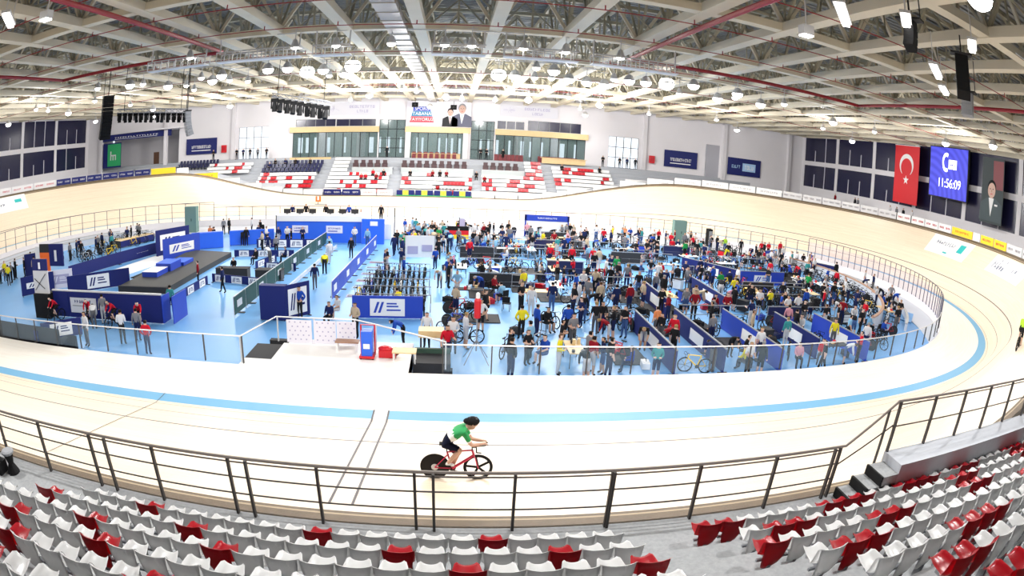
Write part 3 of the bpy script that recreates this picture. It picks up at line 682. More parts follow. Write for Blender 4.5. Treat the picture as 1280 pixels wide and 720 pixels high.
for n, (o_, h, s0, s1, m_, cap) in enumerate(((-9.2, 0.9, 36, 74, RAMPW, mat('cap_brown', (0.42, 0.26, 0.18), 0.5)), (-7.0, 0.5, 40, 66, RAMPW, LEDGE))):
    b = MB(); pts = [TP(s0 + (s1 - s0) * i / 26, o_) for i in range(27)]
    for a, c in zip(pts[:-1], pts[1:]): b.obox((a.x, a.y, ZF + h / 2), (c.x, c.y, ZF + h / 2), 0.2, h, m_); b.obox((a.x, a.y, ZF + h + 0.05), (c.x, c.y, ZF + h + 0.05), 0.22, 0.1, cap)
    tag(b.obj('curved_parapet'), ('curved white wall with brown handrail around the right end of the pits', 'low curved white kerb wall on the right end ramp')[n], 'parapet')
b = MB(); b.poly([(36.5, -12.6, ZF + 0.07), (39.2, -10.2, ZF + 0.07), (37.8, -7.5, ZF + 0.07), (35.6, -9.6, ZF + 0.07)], (0, 0, 0.03), BLUEFLOOR); struct(b.obj('floor_blue_landing'))
# landing of the underpass with its rails
b = MB(); b.box(-3.4, 2.3, -22.3, -19.25, ZF, -0.02, mat('landing_white', (0.9, 0.88, 0.84), 0.5)); b.box(-4.6, -3.4, -22.3, -21.3, ZF, -0.02, MATS['landing_white']); b.box(-3.2, 2.3, -22.3, -18.6, ZF, -0.03, WALL); struct(b.obj('floor_underpass_landing'))
b = MB(); b.box(-4.7, -3.42, -21.28, -19.2, ZF + 0.03, -0.12, DARK); b.box(-4.2, -0.4, -18.9, -18.6, ZF, -0.05, DARK); tag(b.obj('stair_well_shade'), 'dark boxes for the shade in the stair well beside the underpass landing', 'stair well')  # solid dark boxes stand in for the shade inside the stair opening
rail_run('landing_rail', [(-4.5, -22.0, 0), (-3.75, -19.1, 0), (-0.2, -19.1, 0), (0.8, -19.7, 0), (3.7, -21.6, 0)], 1.1, 'steel handrail round the white landing beside the infield entrance', [(-4.5, -21.9, 0), (-3.7, -19.1, 0), (-2.0, -19.1, 0), (-0.2, -19.1, 0), (0.8, -19.7, 0), (3.7, -21.6, 0)], None, None, (), False, LSTEEL, LSTEEL)
for i, x in enumerate((-3.25, -2.0, -0.98)):
    wdt = (1.15, 0.98, 0.85)[i]
    e = empty('patterned_board', (x, -19.2, 0.0), 'white panel with small grey logos on the landing rail, %s' % ('leftmost', 'middle of three', 'rightmost of three')[i], 'panel', 'patterned panels on the landing')
    b = MB(); b.box(0, wdt, -0.02, 0.02, 0.02, 1.02, PINKISH); b.obj('board', e)
    b = MB()
    for r in range(5):
        for c in range(4):
            xx = 0.15 + c * 0.25 + (0.12 if r % 2 else 0)
            if xx < wdt - 0.06: b.box(xx - 0.03, xx + 0.03, -0.028, -0.018, 0.14 + r * 0.19, 0.20 + r * 0.19, LILAC)
    b.obj('logo_pattern', e)
e = empty('timber_bench', (-0.9, -19.9, -0.02), 'brown topped bench in front of the rightmost patterned panel', 'bench')
b = MB(); b.box(0, 1.0, -0.2, 0.2, 0.40, 0.46, mat('bench_brown', (0.35, 0.19, 0.12), 0.5)); b.obj('seat', e)
for xx in (0.08, 0.9): b = MB(); b.box(xx - 0.03, xx + 0.03, -0.18, 0.18, 0, 0.4, WHITE); b.obj('leg', e)
e = empty('advert_pillar', (0.55, -20.6, 0.0), 'blue advertising box with red frame and wheels on the landing', 'sign')
b = MB(); b.box(-0.22, 0.22, -0.25, 0.25, 0.12, 1.15, BLUE2); b.obj('body', e)
b = MB(); b.box(-0.13, 0.13, -0.27, -0.25, 0.45, 0.65, WHITE); b.obj('logo', e)
b = MB(); b.box(-0.3, 0.3, -0.3, 0.3, 0.05, 0.14, RED); b.tube([(-0.28, 0.2, 0.1), (-0.28, 0.2, 1.3), (0.28, 0.2, 1.3), (0.28, 0.2, 0.1)], 0.04, RED, 6); b.obj('frame', e)
for xx, yy in ((-0.25, -0.25), (0.25, -0.25), (0.25, 0.25), (-0.25, 0.25)): b = MB(); b.lathe([(0.06, -0.02), (0.06, 0.02)], (xx, yy, 0.06), BLACK, 8, 'y'); b.obj('wheel', e)
b = MB(); b.box(-0.35, 0.35, -0.2, 0.2, 0, 0.3, RED); b.ball((-0.1, 0, 0.32), 0.3, 0.2, 0.14, RED); b.ball((0.3, 0.05, 0.2), 0.2, 0.2, 0.18, mat('maroon', (0.2, 0.01, 0.02), 0.6)); tag(b.obj('sports_bag', loc=(1.35, -20.4, 0)), 'red sports bag beside the blue advertising box', 'bag')
e = empty('equipment_table', (1.6, -20.9, 0), 'low tan topped table on the landing edge', 'table')
b = MB(); b.box(0, 0.95, -0.3, 0.3, 0.42, 0.47, TAN); b.obj('tabletop', e)
for xx in (0.05, 0.9):
    for yy in (-0.25, 0.25): b = MB(); b.box(xx - 0.02, xx + 0.02, yy - 0.02, yy + 0.02, 0, 0.42, WHITE); b.obj('leg', e)
b = MB(); b.box(2.4, 3.9, -20.9, -19.6, ZF, -0.05, DARK); b.box(2.4, 3.9, -19.75, -19.6, ZF, 0.15, mat('dark_green', (0.03, 0.07, 0.05), 0.6)); tag(b.obj('equipment_case'), 'large dark equipment case behind the near balustrade', 'case')
# grey fabric screen and two boards on the left near edge
b = MB(); b.add([(-24.5, -21.7, 0.0), (-14.9, -21.85, 0.0), (-14.9, -21.85, 0.75), (-24.5, -21.7, 0.95)], [(0, 1, 2, 3)], DARK); b.box(-25.5, -14.6, -20.9, -20.7, ZF, 0.1, BLACK)
b.add([(-25.5, -21.6, -0.1), (-15, -21.6, -0.1), (-15, -20.9, 0.1), (-25.5, -20.9, 0.1)], [(0, 1, 2, 3)], DARK); tag(b.obj('fabric_screen'), 'dark grey fabric screen behind the left near balustrade', 'screen')

def word_bars(b, x0, x1, y, z0, z1, m, n=6, th=0.01):
    """a small wordmark: letters as separate strokes"""
    wd = (x1 - x0) / n
    for i in range(n):
        xa = x0 + i * wd + 0.1 * wd; xb = xa + 0.72 * wd; t = 0.2 * wd; hh = z1 - z0; tv = 0.17 * hh; k = rnd.randrange(7)
        if k != 5: b.box(xa, xa + t, y - th, y, z0, z1, m)
        if k in (0, 1, 3, 5): b.box(xa + t * (k != 5), xb, y - th, y, z1 - tv, z1, m)
        if k in (0, 2, 3, 6): b.box(xa + t, xb, y - th, y, z0, z0 + tv, m)
        if k in (0, 1, 4): b.box(xa + t, xb - t, y - th, y, z0 + hh * 0.42, z0 + hh * 0.42 + tv, m)
        if k in (3, 6): b.box(xb - t, xb, y - th, y, z0 + tv, z1 - tv, m)
        if k == 5: b.box((xa + xb) / 2 - t / 2, (xa + xb) / 2 + t / 2, y - th, y, z0, z1 - tv, m)
def board(name, p, q, h, m, label, cat='board', group=None, z=None, logo=0, feet=True, lm=None, th=0.06, logoh=0.5, frame=None):
    """upright board from p to q (xy) facing the camera side (-Y before rotation)"""
    z = ZF if z is None else z
    p = Vector((p[0], p[1])); q = Vector((q[0], q[1])); d = q - p; L = d.length
    e = empty(name, (p.x, p.y, z), label, cat, group, math.atan2(d.y, d.x))
    b = MB(); b.box(0, L, -th / 2, th / 2, 0.04, h, m)
    b.obj('board_panel', e)
    if frame: f = MB(); f.box(0, L, -th * 0.7, th * 0.7, h, h + 0.05, frame); f.obj('top_rail', e)
    for i in range(logo):
        c = L * (i + 0.5) / logo; lw = min(0.75 * L / logo, h * 1.5); g = MB(); g.box(c - lw / 2, c + lw / 2, -th / 2 - 0.012, -th / 2, h * 0.5 - h * logoh / 2, h * 0.5 + h * logoh / 2, lm or WHITE)
        yy = -th / 2 - 0.014; z0_ = h * 0.5 - h * logoh * 0.32
        for t_ in (0.0, 0.13): g.add([(c - lw * (0.40 - t_), yy, z0_), (c - lw * (0.33 - t_), yy, z0_), (c - lw * (0.22 - t_), yy, z0_ + h * logoh * 0.64), (c - lw * (0.29 - t_), yy, z0_ + h * logoh * 0.64)], [(0, 1, 2, 3)], m)
        for t_ in (0.12, 0.34, 0.5): g.box(c - lw * 0.02, c + lw * (0.42 - t_ * 0.3), yy, yy + 0.012, z0_ + h * logoh * t_, z0_ + h * logoh * (t_ + 0.09), m)
        g.obj('logo', e)
        g = MB(); g.box(c - lw / 2, c + lw / 2, th / 2, th / 2 + 0.012, h * 0.5 - h * logoh / 2, h * 0.5 + h * logoh / 2, lm or WHITE); g.obj('logo', e)
    if feet:
        for x in (0.1, L - 0.1): b = MB(); b.box(x - 0.03, x + 0.03, -0.25, 0.25, 0, 0.04, DSTEEL); b.obj('foot', e)
    return e
board('advert_board', (-18.4, -21.55), (-16.7, -21.85), 0.55, NAVY, 'small navy sponsor board behind the left near balustrade', z=0.0, logo=1)
board('advert_board', (-16.5, -21.7), (-14.5, -20.2), 0.9, NAVY, 'larger tilted navy sponsor board at the left near edge', z=0.0, logo=1, logoh=0.7)

# ------------------------------------------------------------------ left half of the infield
board('barrier_board', (-26.8, -6.0), (-24.9, -0.2), 1.05, NAVY, 'long navy barrier wall at the left, nearer half', z=ZF, logo=0)
board('barrier_board', (-24.9, -0.2), (-23.0, 5.6), 1.05, NAVY, 'long navy barrier wall at the left, farther half with white wordmark', z=ZF, logo=1, logoh=0.01)
b = MB(); b.poly([(-25.2, -7.8, ZF), (-22.6, -7.8, ZF), (-19.5, 4.4, ZF), (-22.6, 5.4, ZF)], (0, 0, 0.03), WHITE); tag(b.obj('white_mat'), 'long white mat on the blue floor beside the navy wall', 'mat')
b = MB(); b.poly([(-20.6, -5.0, ZF), (-19.4, -5.0, ZF), (-19.3, 3.6, ZF), (-19.6, 4.0, ZF)], (0, 0, 0.06), BLACK); tag(b.obj('black_mat'), 'narrow black mat beside the white mat', 'mat')
board('sponsor_board', (-23.6, -10.2), (-19.4, -7.0), 1.25, NAVY, 'navy sponsor board with white logo between mats and warm-up wall', logo=1, logoh=0.75)
board('sponsor_board', (-20.6, 1.0), (-18.6, 4.8), 1.9, BLUE, 'bright blue angled wall with white logo at the podium end', logo=1, logoh=0.4)
board('sponsor_board', (-22.6, 3.2), (-20.6, 6.6), 2.3, NAVY, 'tall navy and white sponsor wall behind the podium', logo=1, logoh=0.6)
board('barrier_board', (-20.4, 6.8), (-17.6, 8.2), 1.5, BLUE2, 'bright blue block behind the podium wall', th=0.6)
board('barrier_board', (-17.2, 9.0), (-13.0, 10.4), 1.4, BLUE2, 'bright blue barrier left of the officials wall', th=0.3)
e = empty('podium_stage', (0, 0, ZF), 'low black stage platform carrying the blue podium steps', 'stage')
b = MB(); b.poly([(-19.2, -9.0, 0), (-14.9, -8.7, 0), (-14.9, 3.6, 0), (-19.4, 4.6, 0)], (0, 0, 0.4), mat('stage_black', (0.03, 0.03, 0.028), 0.6)); b.obj('deck', e)
b = MB(); b.box(-19.2, -14.9, -9.1, -8.9, 0.02, 0.44, DARK); b.obj('edge', e)
for n, (x, y, h) in enumerate(((-18.0, -5.2, 0.35), (-17.8, -3.2, 0.55), (-17.6, -1.2, 0.25))):
    b = MB(); b.box(-0.7, 0.7, -0.95, 0.95, 0, h, BLUE); b.box(-0.7, 0.7, -0.95, 0.95, h, h + 0.02, (PINKISH, BLUE2, BLUE2)[n])
    tag(b.obj('podium_step', loc=(x, y, ZF + 0.4)), 'blue podium block on the black stage, %s' % ('nearest with a white top', 'highest in the middle', 'lowest at the far end')[n], 'podium', 'podium blocks')
# warm-up team wall at the front left
e = empty('team_booth_wall', (0, 0, ZF), 'navy team wall with white rail behind the riders warming up', 'wall panel')
for n, (x0, x1, m_) in enumerate(((-20.9, -19.4, NAVY), (-19.4, -16.6, NAVY), (-16.6, -11.9, NAVY))):
    b = MB(); b.box(x0, x1 - 0.04, -15.3, -15.2, 0.05, 1.6, m_); b.obj('panel', e)
b = MB(); b.box(-20.9, -11.9, -15.33, -15.17, 1.6, 1.68, LSTEEL); b.obj('top_rail', e)
b = MB(); b.box(-19.2, -16.9, -15.33, -15.30, 0.35, 1.25, mat('panel_grey', (0.55, 0.56, 0.60), 0.5)); b.box(-19.0, -17.1, -15.35, -15.33, 0.75, 0.8, GREYC); word_bars(b, -18.8, -17.3, -15.34, 0.95, 1.12, NAVY, 7); b.obj('sponsor_sign', e)
for n, x in enumerate((-11.9, -11.2)): b = MB(); b.box(x, x + 0.06, -15.3, -15.24 + 0.9 * (n + 1), 0.05, 1.55, BLUE); b.obj('side_panel', e)
e = empty('display_tower', (-21.6, -15.4, ZF), 'tall black tower with white cross pattern sign at the left', 'display')
b = MB(); b.box(-0.75, 0.75, -0.5, 0.5, 0, 1.5, BLACK); b.obj('cabinet', e)
b = MB(); b.box(-0.75, 0.75, -0.3, -0.2, 1.5, 2.9, mat('panel_grey2', (0.60, 0.60, 0.62), 0.5)); b.obj('sign_panel', e)
b = MB(); b.obox((-0.6, -0.32, 1.7), (0.55, -0.32, 2.7), 0.02, 0.08, DARK, up=Vector((0, 1, 0))); b.obox((-0.6, -0.32, 2.4), (0.4, -0.32, 1.8), 0.02, 0.08, DARK, up=Vector((0, 1, 0))); b.obj('cross_pattern', e)
b = MB(); b.box(-0.75, 0.75, -0.32, -0.2, 2.9, 3.6, NAVY); b.box(-0.1, 0.1, -0.34, -0.32, 3.0, 3.4, WHITE); b.obj('header_panel', e)
# small booths on the far left
e = empty('info_booth', (-30.6, -5.2, ZF), 'orange poster stand with navy sides at the far left', 'booth')
b = MB(); b.box(-0.55, 0.75, -0.06, 0.06, 0.3, 2.0, ORANGE); b.obj('poster', e)
b = MB(); b.box(-0.55, 0.75, -0.06, 0.06, 2.0, 2.7, DARK); b.obj('header', e)
b = MB(); b.box(-1.2, -0.6, -0.06, 0.06, 0.2, 2.5, WHITE); b.obj('side_panel', e)
b = MB(); b.box(0.8, 2.6, -0.1, 0.06, 0.9, 2.7, NAVY); b.box(1.5, 1.8, -0.12, -0.1, 1.3, 2.2, WHITE); b.obj('side_panel', e)
board('sponsor_board', (-33.2, -5.6), (-31.8, -4.4), 1.9, NAVY, 'dark navy upright board at the far left')
board('sponsor_board', (-28.0, -11.6), (-25.9, -9.3), 1.4, NAVY, 'short navy sponsor board on the open blue floor, far left', logo=1, logoh=0.3)
board('sponsor_board', (-26.6, -9.4), (-24.6, -8.2), 1.4, PINKISH, 'white sponsor board beside the black tower', logo=1, lm=LILAC)
LB = [((-13.2, -11.6), (-13.0, -6.1)), ((-12.9, -5.4), (-8.6, -6.4)), ((-14.6, 3.6), (-9.2, 3.9)), ((-14.0, 8.0), (-7.8, 8.3)), ((-11.0, -1.0), (-10.2, 2.0)), ((-10.2, -1.2), (-7.6, -1.4))]
for n, (p, q) in enumerate(LB):
    board('low_advert_board', p, q, 0.6 if n != 3 else 0.8, NAVY, 'low navy advert board with white logos, %s' % ('running towards the podium', 'in front of the sitting officials', 'across the middle of the left floor', 'in front of the far left desks', 'short diagonal one beside the benches', 'short one beside the green fence')[n], 'board', 'low advert boards', logo=max(1, int(round((Vector(q) - Vector(p)).length / 1.6))), logoh=0.8)
def desk(x, y, w_, d_, m, label, h=0.74, rz=0.0, top=None, group=None, name='table'):
    e = empty(name, (x, y, ZF), label, 'table', group, rz)
    b = MB(); b.box(-w_ / 2, w_ / 2, -d_ / 2, d_ / 2, h - 0.04, h, top or m); b.obj('tabletop', e)
    b = MB(); b.box(-w_ / 2 + 0.02, w_ / 2 - 0.02, -d_ / 2, -d_ / 2 + 0.02, 0.1, h - 0.04, m); b.obj('front_cloth', e)
    for xx in (-w_ / 2 + 0.06, w_ / 2 - 0.06):
        b = MB(); b.box(xx - 0.02, xx + 0.02, -d_ / 2 + 0.03, d_ / 2 - 0.03, 0, h - 0.04, DSTEEL); b.obj('leg', e)
    return e
desk(-11.8, -3.9, 2.6, 0.8, DARK, 'dark bench table beside the man in red on the left floor')
desk(-8.8, -4.2, 2.0, 0.9, DARK, 'long dark table beside the green fence')
desk(-29.2, 9.8, 5.0, 1.2, NAVY, 'long table crowded with pale kit behind the left navy wall', top=TAN, rz=1.2)
# green fence, blue fence (both run towards the far side)
def fence_line(x0, y0, x1, y1, h, m, label, seg=1.95, logo=True, group=None):
    p = Vector((x0, y0)); q = Vector((x1, y1)); d = q - p; n = int(d.length / seg); u = d / n
    e = empty('barrier_fence', (x0, y0, ZF), label, 'barrier', group, math.atan2(d.y, d.x)); L = u.length
    for i in range(n):
        b = MB(); b.box(i * L + 0.04, (i + 1) * L - 0.04, -0.03, 0.03, 0.12, h, m); b.obj('panel', e)
        b = MB(); b.tube([(i * L + 0.02, 0, 0), (i * L + 0.02, 0, h + 0.05), ((i + 1) * L - 0.02, 0, h + 0.05), ((i + 1) * L - 0.02, 0, 0)], 0.025, LSTEEL, 5); b.box(i * L + L * 0.45, i * L + L * 0.55, -0.3, 0.3, 0, 0.04, DSTEEL); b.obj('frame', e)
        if logo and i % 2 == 0: b = MB(); b.box(i * L + 0.5, i * L + 1.3, -0.045, 0.045, h * 0.4, h * 0.75, LSTEEL if m is GREEN else WHITE); b.obj('logo', e)
    return e
fence_line(-8.1, -13.4, -7.8, 10.5, 1.1, GREEN, 'long dark green barrier fence running from near rail towards the officials wall')
fence_line(-6.6, -12.8, -6.3, 8.0, 0.35, LSTEEL, 'low pale pipe rack inside the green fence', logo=False)
fence_line(-3.2, -9.4, -2.8, 8.6, 1.15, BLUE, 'long bright blue barrier fence left of the bicycle racks')
board('sponsor_board', (-6.4, -13.4), (-4.9, -13.4), 1.9, NAVY, 'dark navy side of the entrance gate board', th=0.5)
board('sponsor_board', (-4.95, -13.6), (-3.9, -12.2), 1.9, NAVY, 'navy entrance gate board with white cross pattern', logo=1, logoh=0.75)
for i in range(6):
    b = MB(); b.box(-0.55, 0.55, -0.35, 0.35, 0, 0.02, (LILAC, LBLUE, mat('mat_pink', (0.45, 0.25, 0.35), 0.7))[i % 3]); b.box(-0.45, 0.45, -0.2, 0.2, 0.02, 0.06, GREYC)
    tag(b.obj('floor_mat', loc=(-2.0, -8.0 + 2.1 * i, ZF)), 'small mat on the blue floor right of the blue fence, %s from the near end' % SIDEW[i], 'mat', 'small mats beside the blue fence')
# officials wall
e = empty('officials_wall', (0, 0, ZF), 'large bright blue officials wall with white signs and a white desk top', 'wall panel')
b = MB(); b.box(-13.0, -4.6, 11.3, 13.6, 0.0, 2.0, BLUE2); b.obj('body', e)
b = MB(); b.box(-13.1, -4.5, 11.2, 13.7, 2.0, 2.55, WHITE); b.obj('desk_top', e)
for x in (-10.6, -7.2): b = MB(); b.box(x - 0.8, x + 0.8, 11.26, 11.3, 0.9, 1.6, PINKISH); word_bars(b, x - 0.6, x + 0.6, 11.25, 1.28, 1.42, BLUE, 13); b.box(x - 0.6, x + 0.3, 11.24, 11.25, 1.05, 1.13, BLUE); b.obj('sign', e)
b = MB(); b.box(-4.5, -2.4, 10.9, 11.4, 0.0, 2.3, BLUE2); b.obj('side_board', e)
b = MB(); b.box(-3.7, -3.0, 10.86, 10.9, 1.7, 2.1, WHITE); b.obj('sign', e)
for i, x in enumerate((-12.2, -10.9, -9.6, -7.8, -6.6, -5.4)):
    o = MB().box(-0.35, 0.35, -0.03, 0.03, 0.08, 0.5, DARK).box(-0.1, 0.1, -0.1, 0.1, 0, 0.08, GREYC).obj('monitor', loc=(x, 12.3, ZF + 2.55))
    tag(o, 'black monitor on the officials desk, %s from the left' % SIDEW[i], 'monitor', 'monitors on the officials desk')
# green and dark upright boxes on the far side
for x, y, h, m_, lb in ((28.7, 18.6, 2.6, mat('box_green', (0.14, 0.24, 0.22), 0.6), 'tall grey green cabinet on the far right edge of the pits'), (-25.4, 17.2, 2.9, MATS['box_green'], 'tall grey green cabinet at the far left edge'), (32.0, 17.5, 2.0, BLACK, 'narrow black upright case beside the green cabinet')):
    b = MB(); b.box(-0.75 if m_ is not BLACK else -0.25, 0.75 if m_ is not BLACK else 0.25, -0.4, 0.4, 0, h, m_); b.box(-0.6 if m_ is not BLACK else -0.2, 0.6 if m_ is not BLACK else 0.2, -0.42, -0.4, 0.2, h - 0.2, GREYC if m_ is BLACK else m_); b.box(0.1, 0.16, -0.45, -0.42, h * 0.45, h * 0.55, BLACK)
    tag(b.obj('tall_cabinet', loc=(x, y, ZF)), lb, 'cabinet')
e = empty('podium_backdrop', (11.2, 16.6, ZF), 'white backdrop with blue header and row of small blue figures on the far side', 'backdrop')
b = MB(); b.box(0, 4.4, 0, 0.1, 0.1, 1.9, WHITE); b.obj('panel', e)
b = MB(); b.box(-0.1, 4.5, -0.05, 0.12, 1.9, 2.5, BLUE); word_bars(b, 1.2, 3.2, -0.05, 2.13, 2.27, WHITE, 17); b.obj('header', e)
for i in range(6): b = MB(); b.box(0.5 + i * 0.62, 0.75 + i * 0.62, -0.02, 0, 0.2, 0.75, BLUE); b.obj('figure_print', e)
for x in (0, 4.4): b = MB(); b.box(x - 0.08, x + 0.08, -0.05, 0.15, 0, 2.5, BLUE); b.obj('post', e)
# finish lines across the track
def cross_line(name, x0, label, wd=0.06):
    sx = x0; b = MB(); vs = []
    for o_ in (-0.85, 0, 2.5, 5.0, 7.0): a = TP(sx, o_, 0.008) if o_ > 0 else Vector((sx, TP(0, o_).y, 0.008)); vs += [(a.x, a.y, a.z), (a.x + wd, a.y, a.z)]
    b.add(vs, [(2 * i, 2 * i + 1, 2 * i + 3, 2 * i + 2) for i in range(4)], LINE); struct(b.obj(name))
cross_line('floor_line_finish', 1.38, ''); cross_line('floor_line_finish', 1.86, '')
b = MB(); b.add([(1.44, -25.45, 0.006), (1.86, -25.45, 0.006), (1.86, -26.1, 0.006), (1.44, -26.1, 0.006)], [(0, 3, 2, 1)], WHITE); struct(b.obj('floor_line_white'))
cross_line('floor_line_faint', -6.5, '', 0.03)
# white advertising decals laid on the right and left bankings
def decal(name, s0, s1, o0, o1, label, marks):
    b = MB(); vs = []; n = 10
    for i in range(n + 1):
        for j in range(4): p = TP(s0 + (s1 - s0) * i / n, o0 + (o1 - o0) * j / 3) ; nn = TN(s0 + (s1 - s0) * i / n); p = p + nn * 0.012 * (1 if nn.z > 0 else -1); vs.append(p)
    b.add(vs, [(i * 4 + j, i * 4 + j + 1, i * 4 + j + 5, i * 4 + j + 4) for i in range(n) for j in range(3)], mat('decal_white', (0.86, 0.86, 0.88), 0.4))
    o = b.obj(name); tag(o, label, 'advertising decal')
    g = {}
    for (u0, u1, v0, v1, m_) in marks:
        q = []
        for (u, v) in ((u0, v0), (u1, v0), (u1, v1), (u0, v1)):
            s = s0 + (s1 - s0) * u; p = TP(s, o0 + (o1 - o0) * v); nn = TN(s); q.append(p + nn * 0.022 * (1 if nn.z > 0 else -1))
        g.setdefault(m_, MB()).add(q, [(0, 1, 2, 3)], m_)
    for m_, mb in g.items(): mb.obj('lettering', o)
def marks_word(u0, u1, v0, v1, n, m, seed=1):
    r = random.Random(seed); out = []; w_ = (u1 - u0) / n
    for i in range(n):
        if r.random() < 0.12: continue
        a = u0 + i * w_; out.append((a, a + w_ * 0.25, v0, v1 if r.random() > 0.5 else v0 + (v1 - v0) * 0.65, m))
        out.append((a + w_ * 0.25, a + w_ * 0.7, v0 + (v1 - v0) * r.choice((0, 0.35, 0.6)), v0 + (v1 - v0) * r.choice((0.15, 0.5, 0.75)), m))
    return out
GT = mat('decal_grey', (0.22, 0.24, 0.30), 0.5)
decal('advert_decal', 63.2, 57.2, 4.6, 7.3, 'white track decal with grey lettering and teal triangle on the right banking',
      marks_word(0.15, 0.62, 0.52, 0.72, 9, GT, 3) + [(0.70, 0.84, 0.35, 0.8, TEAL), (0.42, 0.52, 0.12, 0.2, TEAL)])
decal('advert_decal', 53.4, 46.6, 4.9, 7.2, 'white track decal with sketched grey emblem at the right frame edge',
      marks_word(0.08, 0.40, 0.25, 0.65, 5, GT, 5) + marks_word(0.2, 0.42, 0.7, 0.85, 3, GT, 6) + [(0.6, 0.62, 0.4, 0.6, GT), (0.68, 0.72, 0.45, 0.62, GT)])
decal('advert_decal', 183.5, 176.8, 5.0, 7.5, 'white track decal with teal mark on the left banking', [(0.75, 0.9, 0.5, 0.72, TEAL)] + marks_word(0.1, 0.6, 0.4, 0.6, 8, GT, 8))
b = MB(); vs = []
for s, o_ in ((138.6, 3.6), (138.6, 4.0), (137.0, 4.0), (137.0, 3.6)): vs.append(TP(s, o_, 0.02))
b.add(vs, [(0, 1, 2, 3)], GREYC); tag(b.obj('track_mark'), 'small grey painted mark high on the far straight', 'track mark')
# coloured rider/marshal flag mark on the far track left of the officials wall is a small sign
b = MB(); b.box(-0.35, 0.35, -0.05, 0.05, 0.3, 1.0, ORANGE); b.box(-0.12, 0.12, -0.06, -0.05, 0.5, 1.0, WHITE); b.box(-0.03, 0.03, -0.03, 0.03, 0, 0.3, DARK)
p = TP(138.2, 4.0); tag(b.obj('marker_sign', loc=p), 'small orange and white marker sign standing on the far banking', 'sign')

# ------------------------------------------------------------------ boards round the far rim
DS = 250.0 / 636
def rim_boards(i0, i1, m, n, lab, logo=1, lm=WHITE, grp='boards round the rim', h=0.78):
    for k in range(n):
        a = (i0 + (i1 - i0) * k / n) * DS; c = (i0 + (i1 - i0) * (k + 1) / n) * DS - 0.15 * (1 if i1 > i0 else -1)
        p, q = TP(a, 7.95), TP(c, 7.95); z = min(p.z, q.z) - 0.05
        e = empty('advert_board', (p.x, p.y, z), lab + ((', %s of its run' % ordn(k + 1)) if n > 1 else ''), 'board', grp, math.atan2(q.y - p.y, q.x - p.x))
        L = (q - p).xy.length; b = MB(); b.box(0, L, -0.04, 0.04, 0, h, m); b.box(0, L, -0.06, 0.06, h, h + 0.03, LSTEEL); b.obj('board_panel', e)
        if logo:
            g = MB()
            if logo < 0: g.box(L * 0.34, L * 0.68, -0.055, -0.04, 0.03, h - 0.03, mat('emblem_olive', (0.42, 0.45, 0.06), 0.5)); g.ball((L * 0.51, -0.05, h * 0.52), 0.17, 0.02, 0.22, YELLOW, 8, 5)
            for t in range(max(0, logo)): c0 = L * (t + 0.5) / logo; lw = L / logo * 0.34; word_bars(g, c0 - lw, c0 + lw, -0.045, 0.30, 0.50, lm, 9, 0.02)
            g.obj('lettering', e)
RT = mat('text_red', (0.55, 0.05, 0.08), 0.5); GTX = mat('text_grey', (0.35, 0.33, 0.36), 0.5); GRNT = mat('text_green', (0.15, 0.45, 0.10), 0.5); LGT = mat('lightgrey', (0.62, 0.62, 0.64), 0.5)
rim_boards(470, 438, LGT, 4, 'white sponsor board with red lettering, left banking', 2, RT)
rim_boards(438, 407, NAVY, 6, 'navy sponsor board above the left banking', 2, LGT)
rim_boards(407, 399, YELLOW, 1, 'plain yellow board left of the white gap on the far left rim', 0)
rim_boards(399, 395, WHITE, 1, 'short white board between the two yellow boards', 0)
rim_boards(395, 386, YELLOW, 1, 'yellow board with faint orange lettering on the far left rim', 1, ORANGE)
rim_boards(386, 352, WHITE, 5, 'plain white board on the far rim before the seats', 0)
rim_boards(352, 339, NAVY, 2, 'dark navy board below the left seats', 2, LGT)
rim_boards(339, 328, WHITE, 2, 'white board with thin red script below far seats', 1, RT)
rim_boards(327, 302, NAVY, 4, 'navy board with yellow emblem, middle of far straight', -1, YELLOW)
b = MB(); p, q = TP(327 * DS, 7.88), TP(302 * DS, 7.88); b.obox((p.x, p.y - 0.03, p.z + 0.02), (q.x, q.y - 0.03, q.z + 0.02), 0.04, 0.14, EMER); tag(b.obj('green_strip'), 'green strip below the navy boards of the far straight', 'strip')
rim_boards(302, 210, WHITE, 12, 'white board with faint script right of far straight', 1, GTX)
rim_boards(210, 175, LGT, 6, 'pale lettered board below the right windows', 3, GTX)
rim_boards(175, 156, WHITE, 4, 'white board with red lettering below flag and clock', 2, RT)
rim_boards(156, 148, YELLOW, 1, 'yellow board with orange lettering below the portrait banner', 1, ORANGE)
rim_boards(148, 145, WHITE, 1, 'short white board between the two yellow boards at the right', 0)
rim_boards(145, 134, YELLOW, 2, 'yellow board with brown lettering near the right frame edge', 1, RT)
rim_boards(134, 112, LGT, 3, 'pale board at the right frame edge', 2, GTX)

# ------------------------------------------------------------------ far stand
b = MB()
b.box(-52, 55, 34.0, 35.62, -1.05, 1.5, CONC2)
for k in range(1, 10): b.box(-57, 57, 35.6 + 0.97 * (k - 1), 35.6 + 0.97 * k, -1.05, 1.68 + 0.5 * k, CONC2)
b.box(-60, 60, 44.33, 47, -1.05, 6.4, CONC2)
struct(b.obj('floor_far_stand'))
